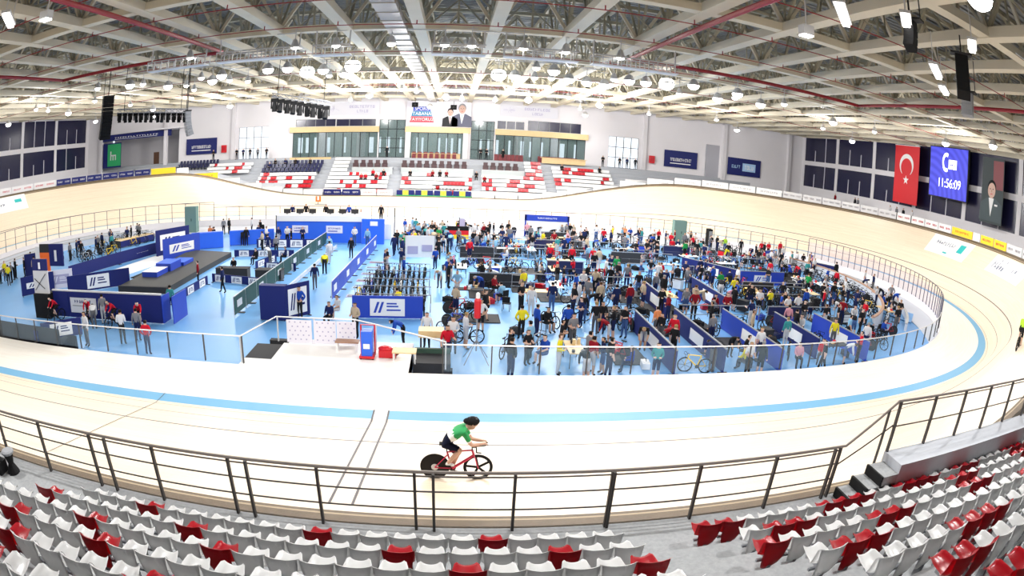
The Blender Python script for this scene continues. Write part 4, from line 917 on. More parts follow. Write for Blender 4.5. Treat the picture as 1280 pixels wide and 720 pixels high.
# outer ground behind the bankings, level with the rim
for s_, x0, x1 in ((1, 53.6, 60), (-1, -60, -53.6)):
    b = MB(); b.box(x0, x1, -34, 36, -1.05, 5.0, CONC2); struct(b.obj('floor_side_walkway'))
def far_corner(name, s0, s1):
    b = MB(); n = 24; up = []; vs = []
    for i in range(n + 1):
        p = TP(s0 + (s1 - s0) * i / n, 7.9); vs.append(p); 
    out = []
    for p in vs: out.append((p.x, 36.3 if p.y > 0 else -36, 5.0) if abs(p.x) < 53 else (p.x, p.y, 5.0))
    for i in range(n):
        a, c = vs[i], vs[i + 1]
        if abs(a.x) < 53.2 and a.y > 5: b.add([(a.x, a.y, a.z - 0.1), (c.x, c.y, c.z - 0.1), (c.x, 36.5, max(c.z - 0.1, 3.2)), (a.x, 36.5, max(a.z - 0.1, 3.2))], [(0, 1, 2, 3)], CONC2)
    return struct(b.obj(name))
far_corner('floor_corner_right', 66, 106); far_corner('floor_corner_left', 184, 144)
SECT = [('far left corner', -34.2, -26.4, 6, 8, None), ('second far', -24.3, -15.2, 2, 5, None), ('third far', -13.7, -4.8, 1, 5, (-13.7, -10.9)), ('middle far', -3.3, 6.3, 1, 5, None),
        ('fifth far', 7.6, 16.3, 1, 5, (13.8, 16.3)), ('sixth far', 17.7, 26.8, 1, 8, None), ('far right', 28.3, 38.2, 3, 6, None)]
rest = MB(); rr = random.Random(11)
ncl = max(0, 300 - nseats); cnt = 0
allfar = []
for nm, x0, x1, r0, r1, strip in SECT:
    for k in range(r0, 10):
        a, c = (x0, x1) if k <= r1 else (strip if strip else (0, 0))
        if k > r1 and not strip: break
        n = int((c - a) / 0.48)
        j = 0; run = 0
        for j in range(n):
            x = a + 0.24 + j * 0.48; y = 35.24 + 0.975 * (k - 1); z = 1.68 + 0.5 * (k - 1)
            if run == 0 and rr.random() < 0.13: run = rr.choice((1, 2, 2, 3))
            red = run > 0; run = max(0, run - 1)
            allfar.append((abs(x - 3.8) ** 2 + (y + 42.9) ** 2, x, y, z, red, nm, k, j + 1))
allfar.sort()
ZSEAT = {}
for d, x, y, z, red, nm, k, j in allfar:
    if cnt < ncl:
        stadium_seat(x, y, z, red, '%s plastic seat, %s block across the track, row %s, %s from its left end' % ('red' if red else 'white', nm, SIDEW[k - 1], ordn(j)), 'far seats', PI, False); cnt += 1
    else:
        m_ = SEATRED if red else SEATWHITE
        rest.box(x - 0.225, x + 0.225, y - 0.42, y, z + 0.38, z + 0.44, m_); rest.poly([(x - 0.22, y, z + 0.40), (x + 0.22, y, z + 0.40), (x + 0.235, y + 0.08, z + 0.80), (x - 0.235, y + 0.08, z + 0.80)], (0, 0.04, 0), m_)
tag(rest.obj('remaining_far_seats'), 'the other white and red seats of the far stand blocks', 'seats', None, 'stuff')
# VIP parapets, chairs and dark covered press seats
for n, (x0, x1) in enumerate(((-10.6, -4.8), (-3.6, 6.5), (7.6, 13.6))):
    b = MB(); b.box(x0, x1, 40.0, 40.08, 4.2, 5.1, mat('parapet_glass', (0.50, 0.54, 0.55), 0.2)); b.box(x0, x1, 40.08, 41.9, 4.9, 5.1, CONC2); b.box(x0, x1, 39.97, 40.11, 5.1, 5.16, LSTEEL); tag(b.obj('glass_parapet'), 'grey glass parapet in front of the dark armchairs, %s' % ('left section', 'middle section', 'right section')[n], 'parapet', 'parapets of the armchair deck')
vs_ = MB().box(-0.3, 0.3, -0.3, 0.25, 0.0, 0.45, mat('armchair', (0.07, 0.035, 0.04), 0.5)).box(-0.3, 0.3, 0.2, 0.38, 0.3, 1.05, MATS['armchair']).box(-0.38, -0.3, -0.28, 0.3, 0.0, 0.62, MATS['armchair']).box(0.3, 0.38, -0.28, 0.3, 0.0, 0.62, MATS['armchair']).mesh('armchair')
n = 0
for x0, x1, y, z in ((-10.2, -5, 40.8, 5.1), (-3.2, 6.2, 40.8, 5.1), (8.2, 13.2, 40.8, 5.1)):
    x = x0
    while x < x1: n += 1; o = bpy.data.objects.new('armchair', vs_); COL.objects.link(o); o.location = (x, y, z); tag(o, 'dark armchair behind the glass parapet, %s from the left' % ordn(n), 'armchair', 'dark armchairs of the deck'); x += 1.05
RS = mat('armchair_red', (0.16, 0.012, 0.02), 0.5)
rs_ = MB().box(-0.28, 0.28, -0.25, 0.25, 0, 0.45, RS).box(-0.28, 0.28, 0.15, 0.3, 0.3, 0.95, RS).mesh('red_chair')
n = 0
for x in [-2.2 + 0.85 * i for i in range(8)] + [16.4 + 0.6 * i for i in range(10)] + [9.9 + 0.62 * i for i in range(7)]:
    n += 1; o = bpy.data.objects.new('red_chair', rs_); COL.objects.link(o); o.location = (x, 44.9 if x < 8 else 45.2, 6.4); tag(o, 'dark red chair in front of the suite windows, %s' % ordn(n), 'chair', 'dark red suite chairs')
dk = MB().box(-0.24, 0.24, -0.25, 0.1, 0.35, 0.45, NAVYD).poly([(-0.24, 0.05, 0.4), (0.24, 0.05, 0.4), (0.22, 0.18, 0.95), (-0.22, 0.18, 0.95)], (0, 0.05, 0), NAVYD).box(-0.03, 0.03, -0.1, 0.1, 0, 0.36, BLACK).mesh('covered_seat')
n = 0
for (x0, x1, ks) in ((-24.2, -15.4, (6, 7, 8)), (-40, -33, (8, 9))):
    for k in ks:
        x = x0
        while x < x1: n += 1; o = bpy.data.objects.new('covered_seat', dk); COL.objects.link(o); o.location = (x, 35.24 + 0.975 * (k - 1), 1.68 + 0.5 * (k - 1)); tag(o, 'dark navy covered seat in the press rows, row %s, %s' % (SIDEW[k - 1], ordn(n) + ' counted from the middle'), 'seat', 'navy covered press seats'); x += 0.62

# ------------------------------------------------------------------ wall banners, flag, clock
def wall_sign(p, q, z0, z1, m, label, words=True, lm=WHITE, name='wall_sign', cat='sign'):
    e = board(name, p, q, z1 - z0, m, label, cat, z=z0, feet=False); L = (Vector(q) - Vector(p)).length; h = z1 - z0
    if words: g = MB(); word_bars(g, L * 0.18, L * 0.82, -0.04, h * 0.38, h * 0.56, lm, 16, 0.02); g.box(L * 0.18, L * 0.8, -0.05, -0.04, h * 0.22, h * 0.27, lm); g.obj('lettering', e)
    return e
wall_sign((36.3, 46.1), (41.65, 45.02), 7.3, 10.0, NAVY, 'navy wall sign with white lettering left of the grey door on the right')
e = wall_sign((46.7, 43.95), (52.4, 42.8), 7.15, 10.0, NAVY, 'navy wall sign with pale framed logo right of the grey door', False)
b = MB(); b.box(2.6, 4.9, -0.05, -0.035, 0.8, 2.1, LBLUE); word_bars(b, 2.9, 4.6, -0.06, 1.1, 1.8, WHITE, 4); word_bars(b, 0.7, 2.2, -0.05, 1.2, 1.7, LBLUE, 5); b.obj('lettering', e)
wall_sign((-40.1, 45.1), (-34.7, 46.2), 7.5, 10.1, NAVY, 'navy wall sign with white lettering at the left corner')
wall_sign((-56.6, 41.85), (-42.9, 44.5), 10.9, 12.0, NAVY, 'long navy banner over the opening in the left corner')
e = wall_sign((-56.4, 41.8), (-52.6, 42.5), 6.4, 10.6, NAVY, 'navy and green banner beside the left corner opening', False)
b = MB(); b.box(1.0, 3.8, -0.06, -0.035, 0.3, 4.0, EMER); [b.box(1.6 + 0.5 * k_, 1.8 + 0.5 * k_, -0.07, -0.06, 1.3, (2.8, 2.2, 2.2)[k_], LGT) for k_ in range(3)]; b.box(1.8, 2.6, -0.07, -0.06, 2.0, 2.2, LGT); b.obj('green_print', e)
for x, y, lb in ((34.3, 46.3, 'small red wall box left of the navy sign on the right'), (-33.4, 46.3, 'small red wall box beside the left navy sign')):
    b = MB(); b.box(-0.45, 0.45, -0.15, 0.15, 0, 1.2, RED); b.box(-0.3, 0.3, -0.17, -0.15, 0.3, 0.9, SEATRED); tag(b.obj('fire_hose_box', loc=(x, y, 7.6)), lb, 'box')
# large banner
e = board('wall_banner', (-3.75, 46.7), (5.95, 46.7), 3.9, PINKISH, 'large white wall banner with blue and red slogan and two men in suits', 'banner', z=11.25, feet=False)
b = MB()
for (x0, x1, x2, x3, z0, z1, m_) in ((1.0, 3.6, 3.6, 1.0, 2.3, 3.0, BLUE), (0.75, 3.9, 3.7, 0.95, 1.5, 2.28, mat('plate_teal', (0.02, 0.20, 0.38), 0.5)), (0.5, 4.2, 4.0, 0.7, 0.55, 1.48, RT)):
    b.poly([(x0, -0.04, z0), (x1, -0.04, z0), (x2, -0.04, z1), (x3, -0.04, z1)], (0, -0.02, 0), m_)
b.obj('slogan_plates', e)
for t, z, s in (('SPORU', 2.65, 0.72), ('TABANA', 1.88, 0.72), ('YAYIYORUZ', 1.02, 0.68)):
    text_part('lettering', t, s, WHITE, e, (2.33, -0.07, z), (PI / 2, 0, 0), 0.01)
def bust(parent, cx, z0, s, suit, skin, tie, hair, nm):
    b = MB(); y = -0.05
    b.poly([(cx - 0.95 * s, y, z0), (cx + 0.95 * s, y, z0), (cx + 0.9 * s, y, z0 + 0.95 * s), (cx + 0.35 * s, y, z0 + 1.25 * s), (cx - 0.35 * s, y, z0 + 1.25 * s), (cx - 0.9 * s, y, z0 + 0.95 * s)], (0, -0.012, 0), suit)
    b.poly([(cx - 0.22 * s, y - 0.014, z0 + 1.25 * s), (cx, y - 0.014, z0 + 0.25 * s), (cx + 0.22 * s, y - 0.014, z0 + 1.25 * s)], (0, -0.006, 0), WHITE)
    b.poly([(cx - 0.06 * s, y - 0.021, z0 + 1.15 * s), (cx, y - 0.021, z0 + 0.3 * s), (cx + 0.06 * s, y - 0.021, z0 + 1.15 * s)], (0, -0.004, 0), tie)
    def ell(c, rx, rz, m_, yy): b.poly([(c[0] + rx * math.cos(t * PI / 8), yy, c[1] + rz * math.sin(t * PI / 8)) for t in range(16)], (0, -0.006, 0), m_)
    ell((cx, z0 + 1.80 * s), 0.36 * s, 0.44 * s, hair, y - 0.01); ell((cx, z0 + 1.66 * s), 0.32 * s, 0.42 * s, skin, y - 0.02)
    for sx in (-0.12, 0.12): ell((cx + sx * s, z0 + 1.74 * s), 0.05 * s, 0.025 * s, DARK, y - 0.03)
    ell((cx, z0 + 1.47 * s), 0.1 * s, 0.025 * s, RT, y - 0.03)
    b.box(cx - 0.03 * s, cx + 0.03 * s, y - 0.035, y - 0.028, z0 + 1.56 * s, z0 + 1.7 * s, mat('nose_tone', (0.45, 0.25, 0.18), 0.6))
    return b.obj(nm, parent)
PS = mat('print_skin', (0.60, 0.40, 0.33), 0.6)
bust(e, 6.6, 0.04, 1.25, DARK, PS, RT, BLACK, 'printed_man'); bust(e, 8.35, 0.04, 1.6, NAVYD, PS, LBLUE, GREYC, 'printed_man')
for (p, q, z0, z1, lb) in (((-10.4, 46.8), (-8.2, 46.8), 13.2, 14.7, 'left'), ((10.6, 46.8), (13.9, 46.8), 13.9, 15.0, 'right')): pass
for x0, x1, z0, z1, lb in ((-16.2, -7.9, 12.9, 15.0, 'pale wall banner with lilac lettering left of the large banner'), (10.3, 19.0, 13.2, 14.95, 'pale wall banner with lilac emblem and lettering right of the large banner')):
    e = board('wall_banner', (x0, 46.75), (x1, 46.75), z1 - z0, mat('banner_pale', (0.66, 0.66, 0.72), 0.7), lb, 'banner', z=z0, feet=False)
    b = MB()
    for k in range(9): a = rr.uniform(0, 2 * PI); b.obox((1.3 + 0.9 * math.cos(a) * 0.2, -0.05, 1.0), (1.3 + 0.9 * math.cos(a), -0.05, 1.0 + 0.5 * math.sin(a)), 0.02, 0.09, LILAC, up=Vector((0, 1, 0)))
    word_bars(b, 3.6, 7.6, -0.05, 1.1, 1.5, LILAC, 10, 0.02); word_bars(b, 4.8, 6.6, -0.05, 0.4, 0.8, LILAC, 5, 0.02); b.obj('lettering', e)
# flag
e = board('hanging_flag', (58.5, 15.0), (58.5, 9.95), 7.45, mat('flag_red', (0.62, 0.012, 0.02), 0.6), 'tall red flag with white crescent and star hanging at the right windows', 'flag', z=7.3, feet=False)
b = MB(); cx, cz, R1, R2 = 2.5, 4.9, 1.45, 1.16; pts = []
a0 = math.radians(-52); N = 24
for i in range(N + 1): a = a0 + (PI - 2 * a0) * i / N; pts.append((cx + R1 * math.cos(a), -0.04, cz + R1 * math.sin(a)))
inn = []
for i in range(N + 1): a = math.radians(-46) + (PI + 2 * math.radians(46)) * i / N; inn.append((cx + R2 * math.cos(a), -0.04, cz - 0.28 + R2 * math.sin(a)))
for i in range(N): b.add([pts[i], pts[i + 1], inn[i + 1], inn[i]] + [(v[0], -0.06, v[2]) for v in (pts[i], pts[i + 1], inn[i + 1], inn[i])], [(0, 1, 2, 3), (4, 7, 6, 5)], WHITE)
b.obj('crescent', e)
b = MB(); c2 = 3.0; st = []
for i in range(10): r = 0.62 if i % 2 == 0 else 0.25; a = -PI / 2 + i * PI / 5 + PI; st.append((cx + r * math.cos(a), -0.04, c2 + r * math.sin(a)))
for i in range(10): b.add([(cx, -0.05, c2), st[i], st[(i + 1) % 10]], [(0, 1, 2)], WHITE)
b.obj('star', e)
b = MB(); b.box(-0.05, 5.1, -0.06, 0.06, 7.4, 7.5, LSTEEL); b.tube([(0.3, 0, 7.5), (0.3, 0, 7.9)], 0.03, LSTEEL, 5); b.tube([(4.7, 0, 7.5), (4.7, 0, 7.9)], 0.03, LSTEEL, 5); b.obj('flag_bar', e)
# LED clock
e = empty('led_screen', (58.6, 7.8, 9.1), 'large blue LED screen showing the time, hanging right of the red flag', 'screen', None, -PI / 2)
b = MB(); b.box(-0.12, 7.12, 0.0, 0.35, -0.12, 6.0, DARK); b.obj('housing', e)
scr = bpy.data.materials.new('led_blue'); scr.use_nodes = True; nt = scr.node_tree; bs = nt.nodes['Principled BSDF']; bs.inputs['Base Color'].default_value = (0.01, 0.01, 0.05, 1)
tc = nt.nodes.new('ShaderNodeTexCoord'); wv = nt.nodes.new('ShaderNodeTexWave'); wv.wave_type = 'RINGS'; wv.rings_direction = 'SPHERICAL'; wv.inputs['Scale'].default_value = 0.35; wv.inputs['Distortion'].default_value = 3
rp = nt.nodes.new('ShaderNodeValToRGB'); rp.color_ramp.elements[0].color = (0.035, 0.04, 0.62, 1); rp.color_ramp.elements[1].color = (0.07, 0.08, 0.82, 1)
nt.links.new(tc.outputs['Object'], wv.inputs['Vector']); nt.links.new(wv.outputs['Fac'], rp.inputs[0]); nt.links.new(rp.outputs[0], bs.inputs['Emission Color']); bs.inputs['Emission Strength'].default_value = 1.0
b = MB(); b.box(0, 7.0, -0.02, 0.0, 0, 5.9, scr); b.obj('display', e)
LEDW = mat('led_white', (1, 1, 1), 0.5, emit=(0.92, 0.93, 1.0), es=1.3)
text_part('clock_digits', '11:56:09', 1.5, LEDW, e, (3.75, -0.03, 1.65), (PI / 2, 0, 0), 0.005, sx=0.85)
b = MB()
for i in range(14):
    a0_, a1_ = math.radians(60 + i * 17), math.radians(60 + (i + 1) * 17)
    q = [(3.05 + r * 0.75 * math.cos(a), -0.03, 4.15 + r * 1.15 * math.sin(a)) for r, a in ((0.62, a0_), (1.0, a0_), (1.0, a1_), (0.62, a1_))]; b.add(q, [(0, 1, 2, 3)], LEDW)
b.box(3.5, 5.0, -0.035, -0.02, 3.4, 4.5, LEDW); b.box(3.7, 4.8, -0.04, -0.035, 3.85, 3.95, scr); b.box(4.2, 4.3, -0.04, -0.035, 3.4, 4.3, scr); b.obj('logo', e)
b = MB()
for x in (0.6, 6.4): b.tube([(x, 0.17, 5.9), (x, 0.17, 6.9)], 0.03, DARK, 5)
b.obj('hanger', e)
# portrait banner
e = board('portrait_banner', (58.5, -1.95), (58.5, -5.65), 7.2, mat('banner_dark', (0.03, 0.045, 0.05), 0.6), 'tall dark portrait banner of a man in a suit at the right windows', 'banner', z=7.35, feet=False)
b = MB(); b.box(1.9, 3.6, -0.045, -0.035, 3.8, 6.9, mat('print_maroon', (0.22, 0.06, 0.07), 0.6)); b.obj('background_print', e)
bust(e, 1.75, 0.3, 2.0, mat('print_suit', (0.05, 0.075, 0.085), 0.6), PS, WHITE, BLACK, 'printed_man')
b = MB(); b.box(2.35, 2.85, -0.09, -0.08, 2.0, 2.2, WHITE); b.obj('pocket_square', e)

# ------------------------------------------------------------------ people
FIG = {}
BODYM = ['skin', 'top', 'sleeve', 'trousers', 'shin', 'shoe', 'hair']
def figure(name, J, sub=1):
    """J: joints dict; one continuous skinned body. Facing +Y, feet at z=0"""
    bm = bmesh.new(); lay = bm.verts.layers.skin.verify(); V = {}
    for k, (x, y, z, r) in J.items():
        v = bm.verts.new((x, y, z)); rr_ = r if isinstance(r, tuple) else (r, r); v[lay].radius = (rr_[0] * 1.22 + 0.006, rr_[1] * 1.22 + 0.006); V[k] = v
    E_ = [('pel', 'spi'), ('spi', 'che'), ('che', 'nec'), ('nec', 'hd0'), ('hd0', 'hd1'), ('hd1', 'hd2')]
    for s in 'LR':
        E_ += [('che', 'sh' + s), ('sh' + s, 'el' + s), ('el' + s, 'wr' + s), ('wr' + s, 'ha' + s), ('pel', 'hi' + s), ('hi' + s, 'kn' + s), ('kn' + s, 'an' + s), ('an' + s, 'to' + s)]
    for a, c in E_: bm.edges.new((V[a], V[c]))
    V['pel'][lay].use_root = True
    me = bpy.data.meshes.new(name); bm.to_mesh(me); bm.free()
    o = bpy.data.objects.new(name, me); COL.objects.link(o)
    m = o.modifiers.new('s', 'SKIN'); m.use_smooth_shade = True
    if sub: m2 = o.modifiers.new('d', 'SUBSURF'); m2.levels = sub; m2.render_levels = sub
    dg = bpy.context.evaluated_depsgraph_get(); out = bpy.data.meshes.new_from_object(o.evaluated_get(dg))
    bpy.data.objects.remove(o); out.name = name
    for mm in (SKIN, WHITE, WHITE, NAVY, NAVY, BLACK, BLACK): out.materials.append(mm)
    P = {k: Vector(v[:3]) for k, v in J.items()}
    seg = [('pel', 'spi', 3), ('spi', 'che', 1), ('che', 'nec', 1), ('nec', 'hd0', 0), ('hd0', 'hd1', 0), ('hd1', 'hd2', 0)]
    for s in 'LR': seg += [('che', 'sh' + s, 1), ('sh' + s, 'el' + s, 1), ('el' + s, 'wr' + s, 2), ('wr' + s, 'ha' + s, 0), ('pel', 'hi' + s, 3), ('hi' + s, 'kn' + s, 3), ('kn' + s, 'an' + s, 4), ('an' + s, 'to' + s, 5)]
    hc = P['hd1']; fwd = (P['hd1'] - P['hd0']); 
    for f in out.polygons:
        c = Vector((0, 0, 0))
        for vi in f.vertices: c += out.vertices[vi].co
        c /= len(f.vertices); best = (9, 0, 0)
        for a, b_, mi in seg:
            A, B_ = P[a], P[b_]; t = max(0, min(1, (c - A).dot(B_ - A) / max(1e-6, (B_ - A).length_squared))); d = (c - (A + (B_ - A) * t)).length
            if d < best[0]: best = (d, mi, t if (a, b_) == ('pel', 'spi') else 0)
        mi = best[1]
        if mi == 3 and best[2] > 0.5: mi = 1
        if mi == 0 and c.z > hc.z - 0.06 and (c - hc).length < 0.2 and ((c.y < hc.y - 0.005) or c.z > hc.z + 0.045): mi = 6
        f.material_index = mi; f.use_smooth = True
    FIG[name] = out; return out
def J_stand(arm=0, step=0.0, lean=0.0):
    j = {'pel': (0, 0, .96, (.13, .10)), 'spi': (0, lean * .3, 1.14, (.12, .09)), 'che': (0, lean * .8, 1.36, (.15, .10)), 'nec': (0, lean, 1.50, .052), 'hd0': (0, .02 + lean, 1.58, .065), 'hd1': (0, .02 + lean, 1.66, .092), 'hd2': (0, .015 + lean, 1.73, .07)}
    A = {0: ((.25, -.02, 1.15), (.27, .04, .92), (.27, .07, .83)), 1: ((.25, -.03, 1.16), (.16, .22, 1.12), (.06, .28, 1.15)), 2: ((.33, -.05, 1.18), (.20, .05, .99), (.15, .08, .98)), 3: ((.24, .10, 1.18), (.22, .36, 1.20), (.22, .45, 1.22)), 4: ((.22, .14, 1.24), (.10, .16, 1.50), (.06, .13, 1.58))}
    for s, g in (('L', -1), ('R', 1)):
        a = A[arm if not isinstance(arm, tuple) else arm[0 if s == 'L' else 1]]
        j['sh' + s] = (g * .18, lean * .8, 1.43, .058)
        for k, p, r in zip(('el', 'wr', 'ha'), a, (.042, .03, .036)): j[k + s] = (g * p[0], p[1] + lean * .7, p[2], r)
        st = step * g; j['hi' + s] = (g * .09, 0, .90, .082); j['kn' + s] = (g * .10, .02 + st * .5, .50, .055); j['an' + s] = (g * .11, -.02 + st, .09, .038); j['to' + s] = (g * .13, .13 + st, .035, .035)
    return j
def J_sit(fw=0.0, arm=1):
    j = {'pel': (0, 0, .50, (.14, .11)), 'spi': (0, .02 + fw * .2, .68, (.12, .09)), 'che': (0, .02 + fw * .7, .90, (.15, .10)), 'nec': (0, .03 + fw, 1.04, .052), 'hd0': (0, .06 + fw, 1.12, .065), 'hd1': (0, .07 + fw, 1.20, .092), 'hd2': (0, .06 + fw, 1.27, .07)}
    for s, g in (('L', -1), ('R', 1)):
        j['sh' + s] = (g * .18, fw * .7, .96, .058); j['el' + s] = (g * .22, .06 + fw * .8, .70, .042); j['wr' + s] = (g * .15, .28 + fw * .6, .64, .03); j['ha' + s] = (g * .12, .36 + fw * .6, .62, .036)
        j['hi' + s] = (g * .10, .04, .48, .085); j['kn' + s] = (g * .13, .42, .50, .058); j['an' + s] = (g * .13, .42, .09, .038); j['to' + s] = (g * .14, .57, .035, .035)
    return j
def J_bend():
    j = J_stand(); j['spi'] = (0, .10, 1.10, (.12, .09)); j['che'] = (0, .34, 1.20, (.15, .10)); j['nec'] = (0, .48, 1.22, .052); j['hd0'] = (0, .55, 1.22, .065); j['hd1'] = (0, .62, 1.20, .092); j['hd2'] = (0, .67, 1.18, .07)
    for s, g in (('L', -1), ('R', 1)): j['sh' + s] = (g * .18, .38, 1.20, .058); j['el' + s] = (g * .22, .42, .92, .042); j['wr' + s] = (g * .18, .50, .70, .03); j['ha' + s] = (g * .16, .52, .62, .036)
    return j
def J_ride():
    j = {'pel': (0, -.18, 1.02, (.12, .10)), 'spi': (0, -.02, 1.16, (.11, .09)), 'che': (0, .20, 1.30, (.14, .10)), 'nec': (0, .33, 1.38, .05), 'hd0': (0, .40, 1.43, .062), 'hd1': (0, .44, 1.50, .09), 'hd2': (0, .44, 1.57, .07)}
    for s, g in (('L', -1), ('R', 1)):
        j['sh' + s] = (g * .17, .24, 1.34, .055); j['el' + s] = (g * .20, .36, 1.12, .04); j['wr' + s] = (g * .16, .50, .98, .03); j['ha' + s] = (g * .15, .57, .97, .034)
        kz = (.82, .62)[g > 0]; j['hi' + s] = (g * .09, -.14, .96, .08); j['kn' + s] = (g * .10, .20 - (.12 if g > 0 else 0), kz, .055); j['an' + s] = (g * .10, .02 + (.05 if g > 0 else 0), (.45, .24)[g > 0], .036); j['to' + s] = (g * .10, .15, (.40, .19)[g > 0], .034)
    return j
figure('stand', J_stand(0)); figure('walk', J_stand(0, 0.22)); figure('folded', J_stand(1)); figure('hips', J_stand(2)); figure('reach', J_stand((3, 0), 0.05, 0.04)); figure('phone', J_stand((4, 0)))
figure('sit', J_sit()); figure('sitfwd', J_sit(0.15)); figure('bend', J_bend()); figure('ride', J_ride())
POSE = {'stand': 'standing', 'walk': 'walking', 'folded': 'standing with arms in front', 'hips': 'standing with hands on hips', 'reach': 'reaching forward', 'phone': 'standing with one hand raised', 'sit': 'sitting', 'sitfwd': 'sitting bent forward', 'bend': 'bending down', 'ride': 'pedalling'}
TOPS = {'white': (0.75, 0.75, 0.77), 'black': (0.015, 0.015, 0.018), 'navy': (0.015, 0.025, 0.10), 'blue': (0.02, 0.08, 0.45), 'red': (0.60, 0.012, 0.03), 'grey': (0.22, 0.22, 0.24), 'light blue': (0.25, 0.5, 0.72), 'green': (0.02, 0.32, 0.08), 'yellow': (0.85, 0.72, 0.03), 'orange': (0.85, 0.30, 0.12), 'beige': (0.55, 0.45, 0.32), 'teal': (0.05, 0.32, 0.33), 'pink': (0.75, 0.35, 0.42), 'dark red': (0.28, 0.01, 0.02), 'lime': (0.45, 0.8, 0.05)}
BOT = {'black': (0.015, 0.015, 0.018), 'navy': (0.015, 0.022, 0.08), 'grey': (0.12, 0.12, 0.13), 'white': (0.6, 0.6, 0.62), 'blue': (0.06, 0.12, 0.30)}
HAIRC = {'dark': (0.015, 0.010, 0.008), 'brown': (0.10, 0.05, 0.025), 'fair': (0.35, 0.24, 0.10), 'grey': (0.3, 0.3, 0.3)}
SK = [mat('skin_a', (0.60, 0.36, 0.26), 0.6), mat('skin_b', (0.50, 0.29, 0.19), 0.6), mat('skin_c', (0.66, 0.43, 0.33), 0.6)]
def cm(p, n, c): return mat('%s_%s' % (p, n.replace(' ', '_')), tuple(v * 0.8 for v in c), 0.85, spec=0.15)
PEOPLE = []
def person(x, y, pose, top, bot, rz, z=None, hair='dark', short=False, sleeve=True, sc=1.0, label=None, group=None, shoe=None, zone=None):
    o = bpy.data.objects.new('person', FIG[pose]); COL.objects.link(o); o.location = (x, y, ZF if z is None else z); o.rotation_euler = (0, 0, rz); o.scale = (sc, sc, sc)
    sk = rnd.choice(SK); tm = cm('cloth', top, TOPS[top]); bt = cm('bottom', bot, BOT[bot])
    ml = [sk, tm, tm if sleeve else sk, bt, sk if short else bt, WHITE if shoe else BLACK, cm('hair', hair, HAIRC[hair])]
    for i, m_ in enumerate(ml): s = o.material_slots[i]; s.link = 'OBJECT'; s.material = m_
    o['category'] = 'person'
    if label: o['label'] = label
    PEOPLE.append((o, label, top, bot, pose, short, zone)); 
    if group: o['group'] = group
    return o
# ------------------------------------------------------------------ bicycles (facing +X)
def bike_mesh(name, fcol, disc=False, rough=False):
    b = MB(); R = 0.33
    for cx, rear in ((-0.49, True), (0.49, False)):
        b.tube([(cx + R * math.cos(2 * PI * i / 18), 0, R + R * math.sin(2 * PI * i / 18)) for i in range(18)], 0.032, BLACK, 5, True)
        if disc and rear: b.lathe([(R - 0.02, -0.008), (0.04, -0.03), (0.04, 0.03), (R - 0.02, 0.008)], (cx, 0, R), DARK, 18, 'y')
        else:
            for k in range(7): a = 2 * PI * k / 7; b.obox((cx, 0, R), (cx + R * math.cos(a), 0, R + R * math.sin(a)), 0.012, 0.014, DARK, up=Vector((0, 1, 0)))
        b.tube([(cx, -0.05, R), (cx, 0.05, R)], 0.025, DARK, 6)
    f = fcol; BBk = (-0.08, 0, 0.28); st = (-0.24, 0, 0.78); hd = (0.36, 0, 0.80); h2 = (0.39, 0, 0.66)
    for a, c, r in ((BBk, st, 0.026), (BBk, h2, 0.036), (st, hd, 0.026), (hd, h2, 0.034), (h2, (0.45, 0, 0.55), 0.026)): b.tube([a, c], r, f, 6)
    for s in (-1, 1): b.tube([(-0.49, s * 0.05, R), BBk], 0.011, f, 5); b.tube([(-0.49, s * 0.05, R), (-0.23, 0, 0.72)], 0.010, f, 5); b.tube([(0.45, s * 0.04, 0.56), (0.49, s * 0.05, R)], 0.012, f, 5)
    b.tube([st, (-0.28, 0, 0.90)], 0.014, DARK, 6); b.poly([(-0.42, -0.06, 0.90), (-0.16, -0.015, 0.91), (-0.16, 0.015, 0.91), (-0.42, 0.06, 0.90)], (0, 0, 0.04), BLACK)
    b.tube([hd, (0.35, 0, 0.86), (0.45, 0, 0.87)], 0.014, DARK, 6)
    for s in (-1, 1): b.tube([(0.45, 0, 0.87), (0.45, s * 0.19, 0.87), (0.54, s * 0.2, 0.86), (0.55, s * 0.2, 0.77), (0.46, s * 0.2, 0.73)], 0.012, BLACK, 5)
    b.lathe([(0.09, 0.05), (0.09, 0.055)], (-0.08, 0, 0.28), DARK, 12, 'y'); b.tube([(-0.08, 0.06, 0.28), (0.03, 0.06, 0.16)], 0.01, DARK, 5); b.tube([(-0.08, -0.06, 0.28), (-0.19, -0.06, 0.40)], 0.01, DARK, 5)
    return b.mesh(name)
BK = {'black': bike_mesh('bicycle', BLACK), 'red': bike_mesh('bicycle', RED, True), 'white': bike_mesh('bicycle', WHITE), 'blue': bike_mesh('bicycle', BLUE, True), 'yellow': bike_mesh('bicycle', YELLOW), 'grey': bike_mesh('bicycle', GREYC, True)}
nb = 0
def bicycle(x, y, rz, c, label, group='racing bicycles in the infield', z=None, lean=0.0):
    o = bpy.data.objects.new('bicycle', BK[c]); COL.objects.link(o); o.location = (x, y, ZF if z is None else z); o.rotation_euler = (lean, 0, rz)
    return tag(o, label, 'bicycle', group)

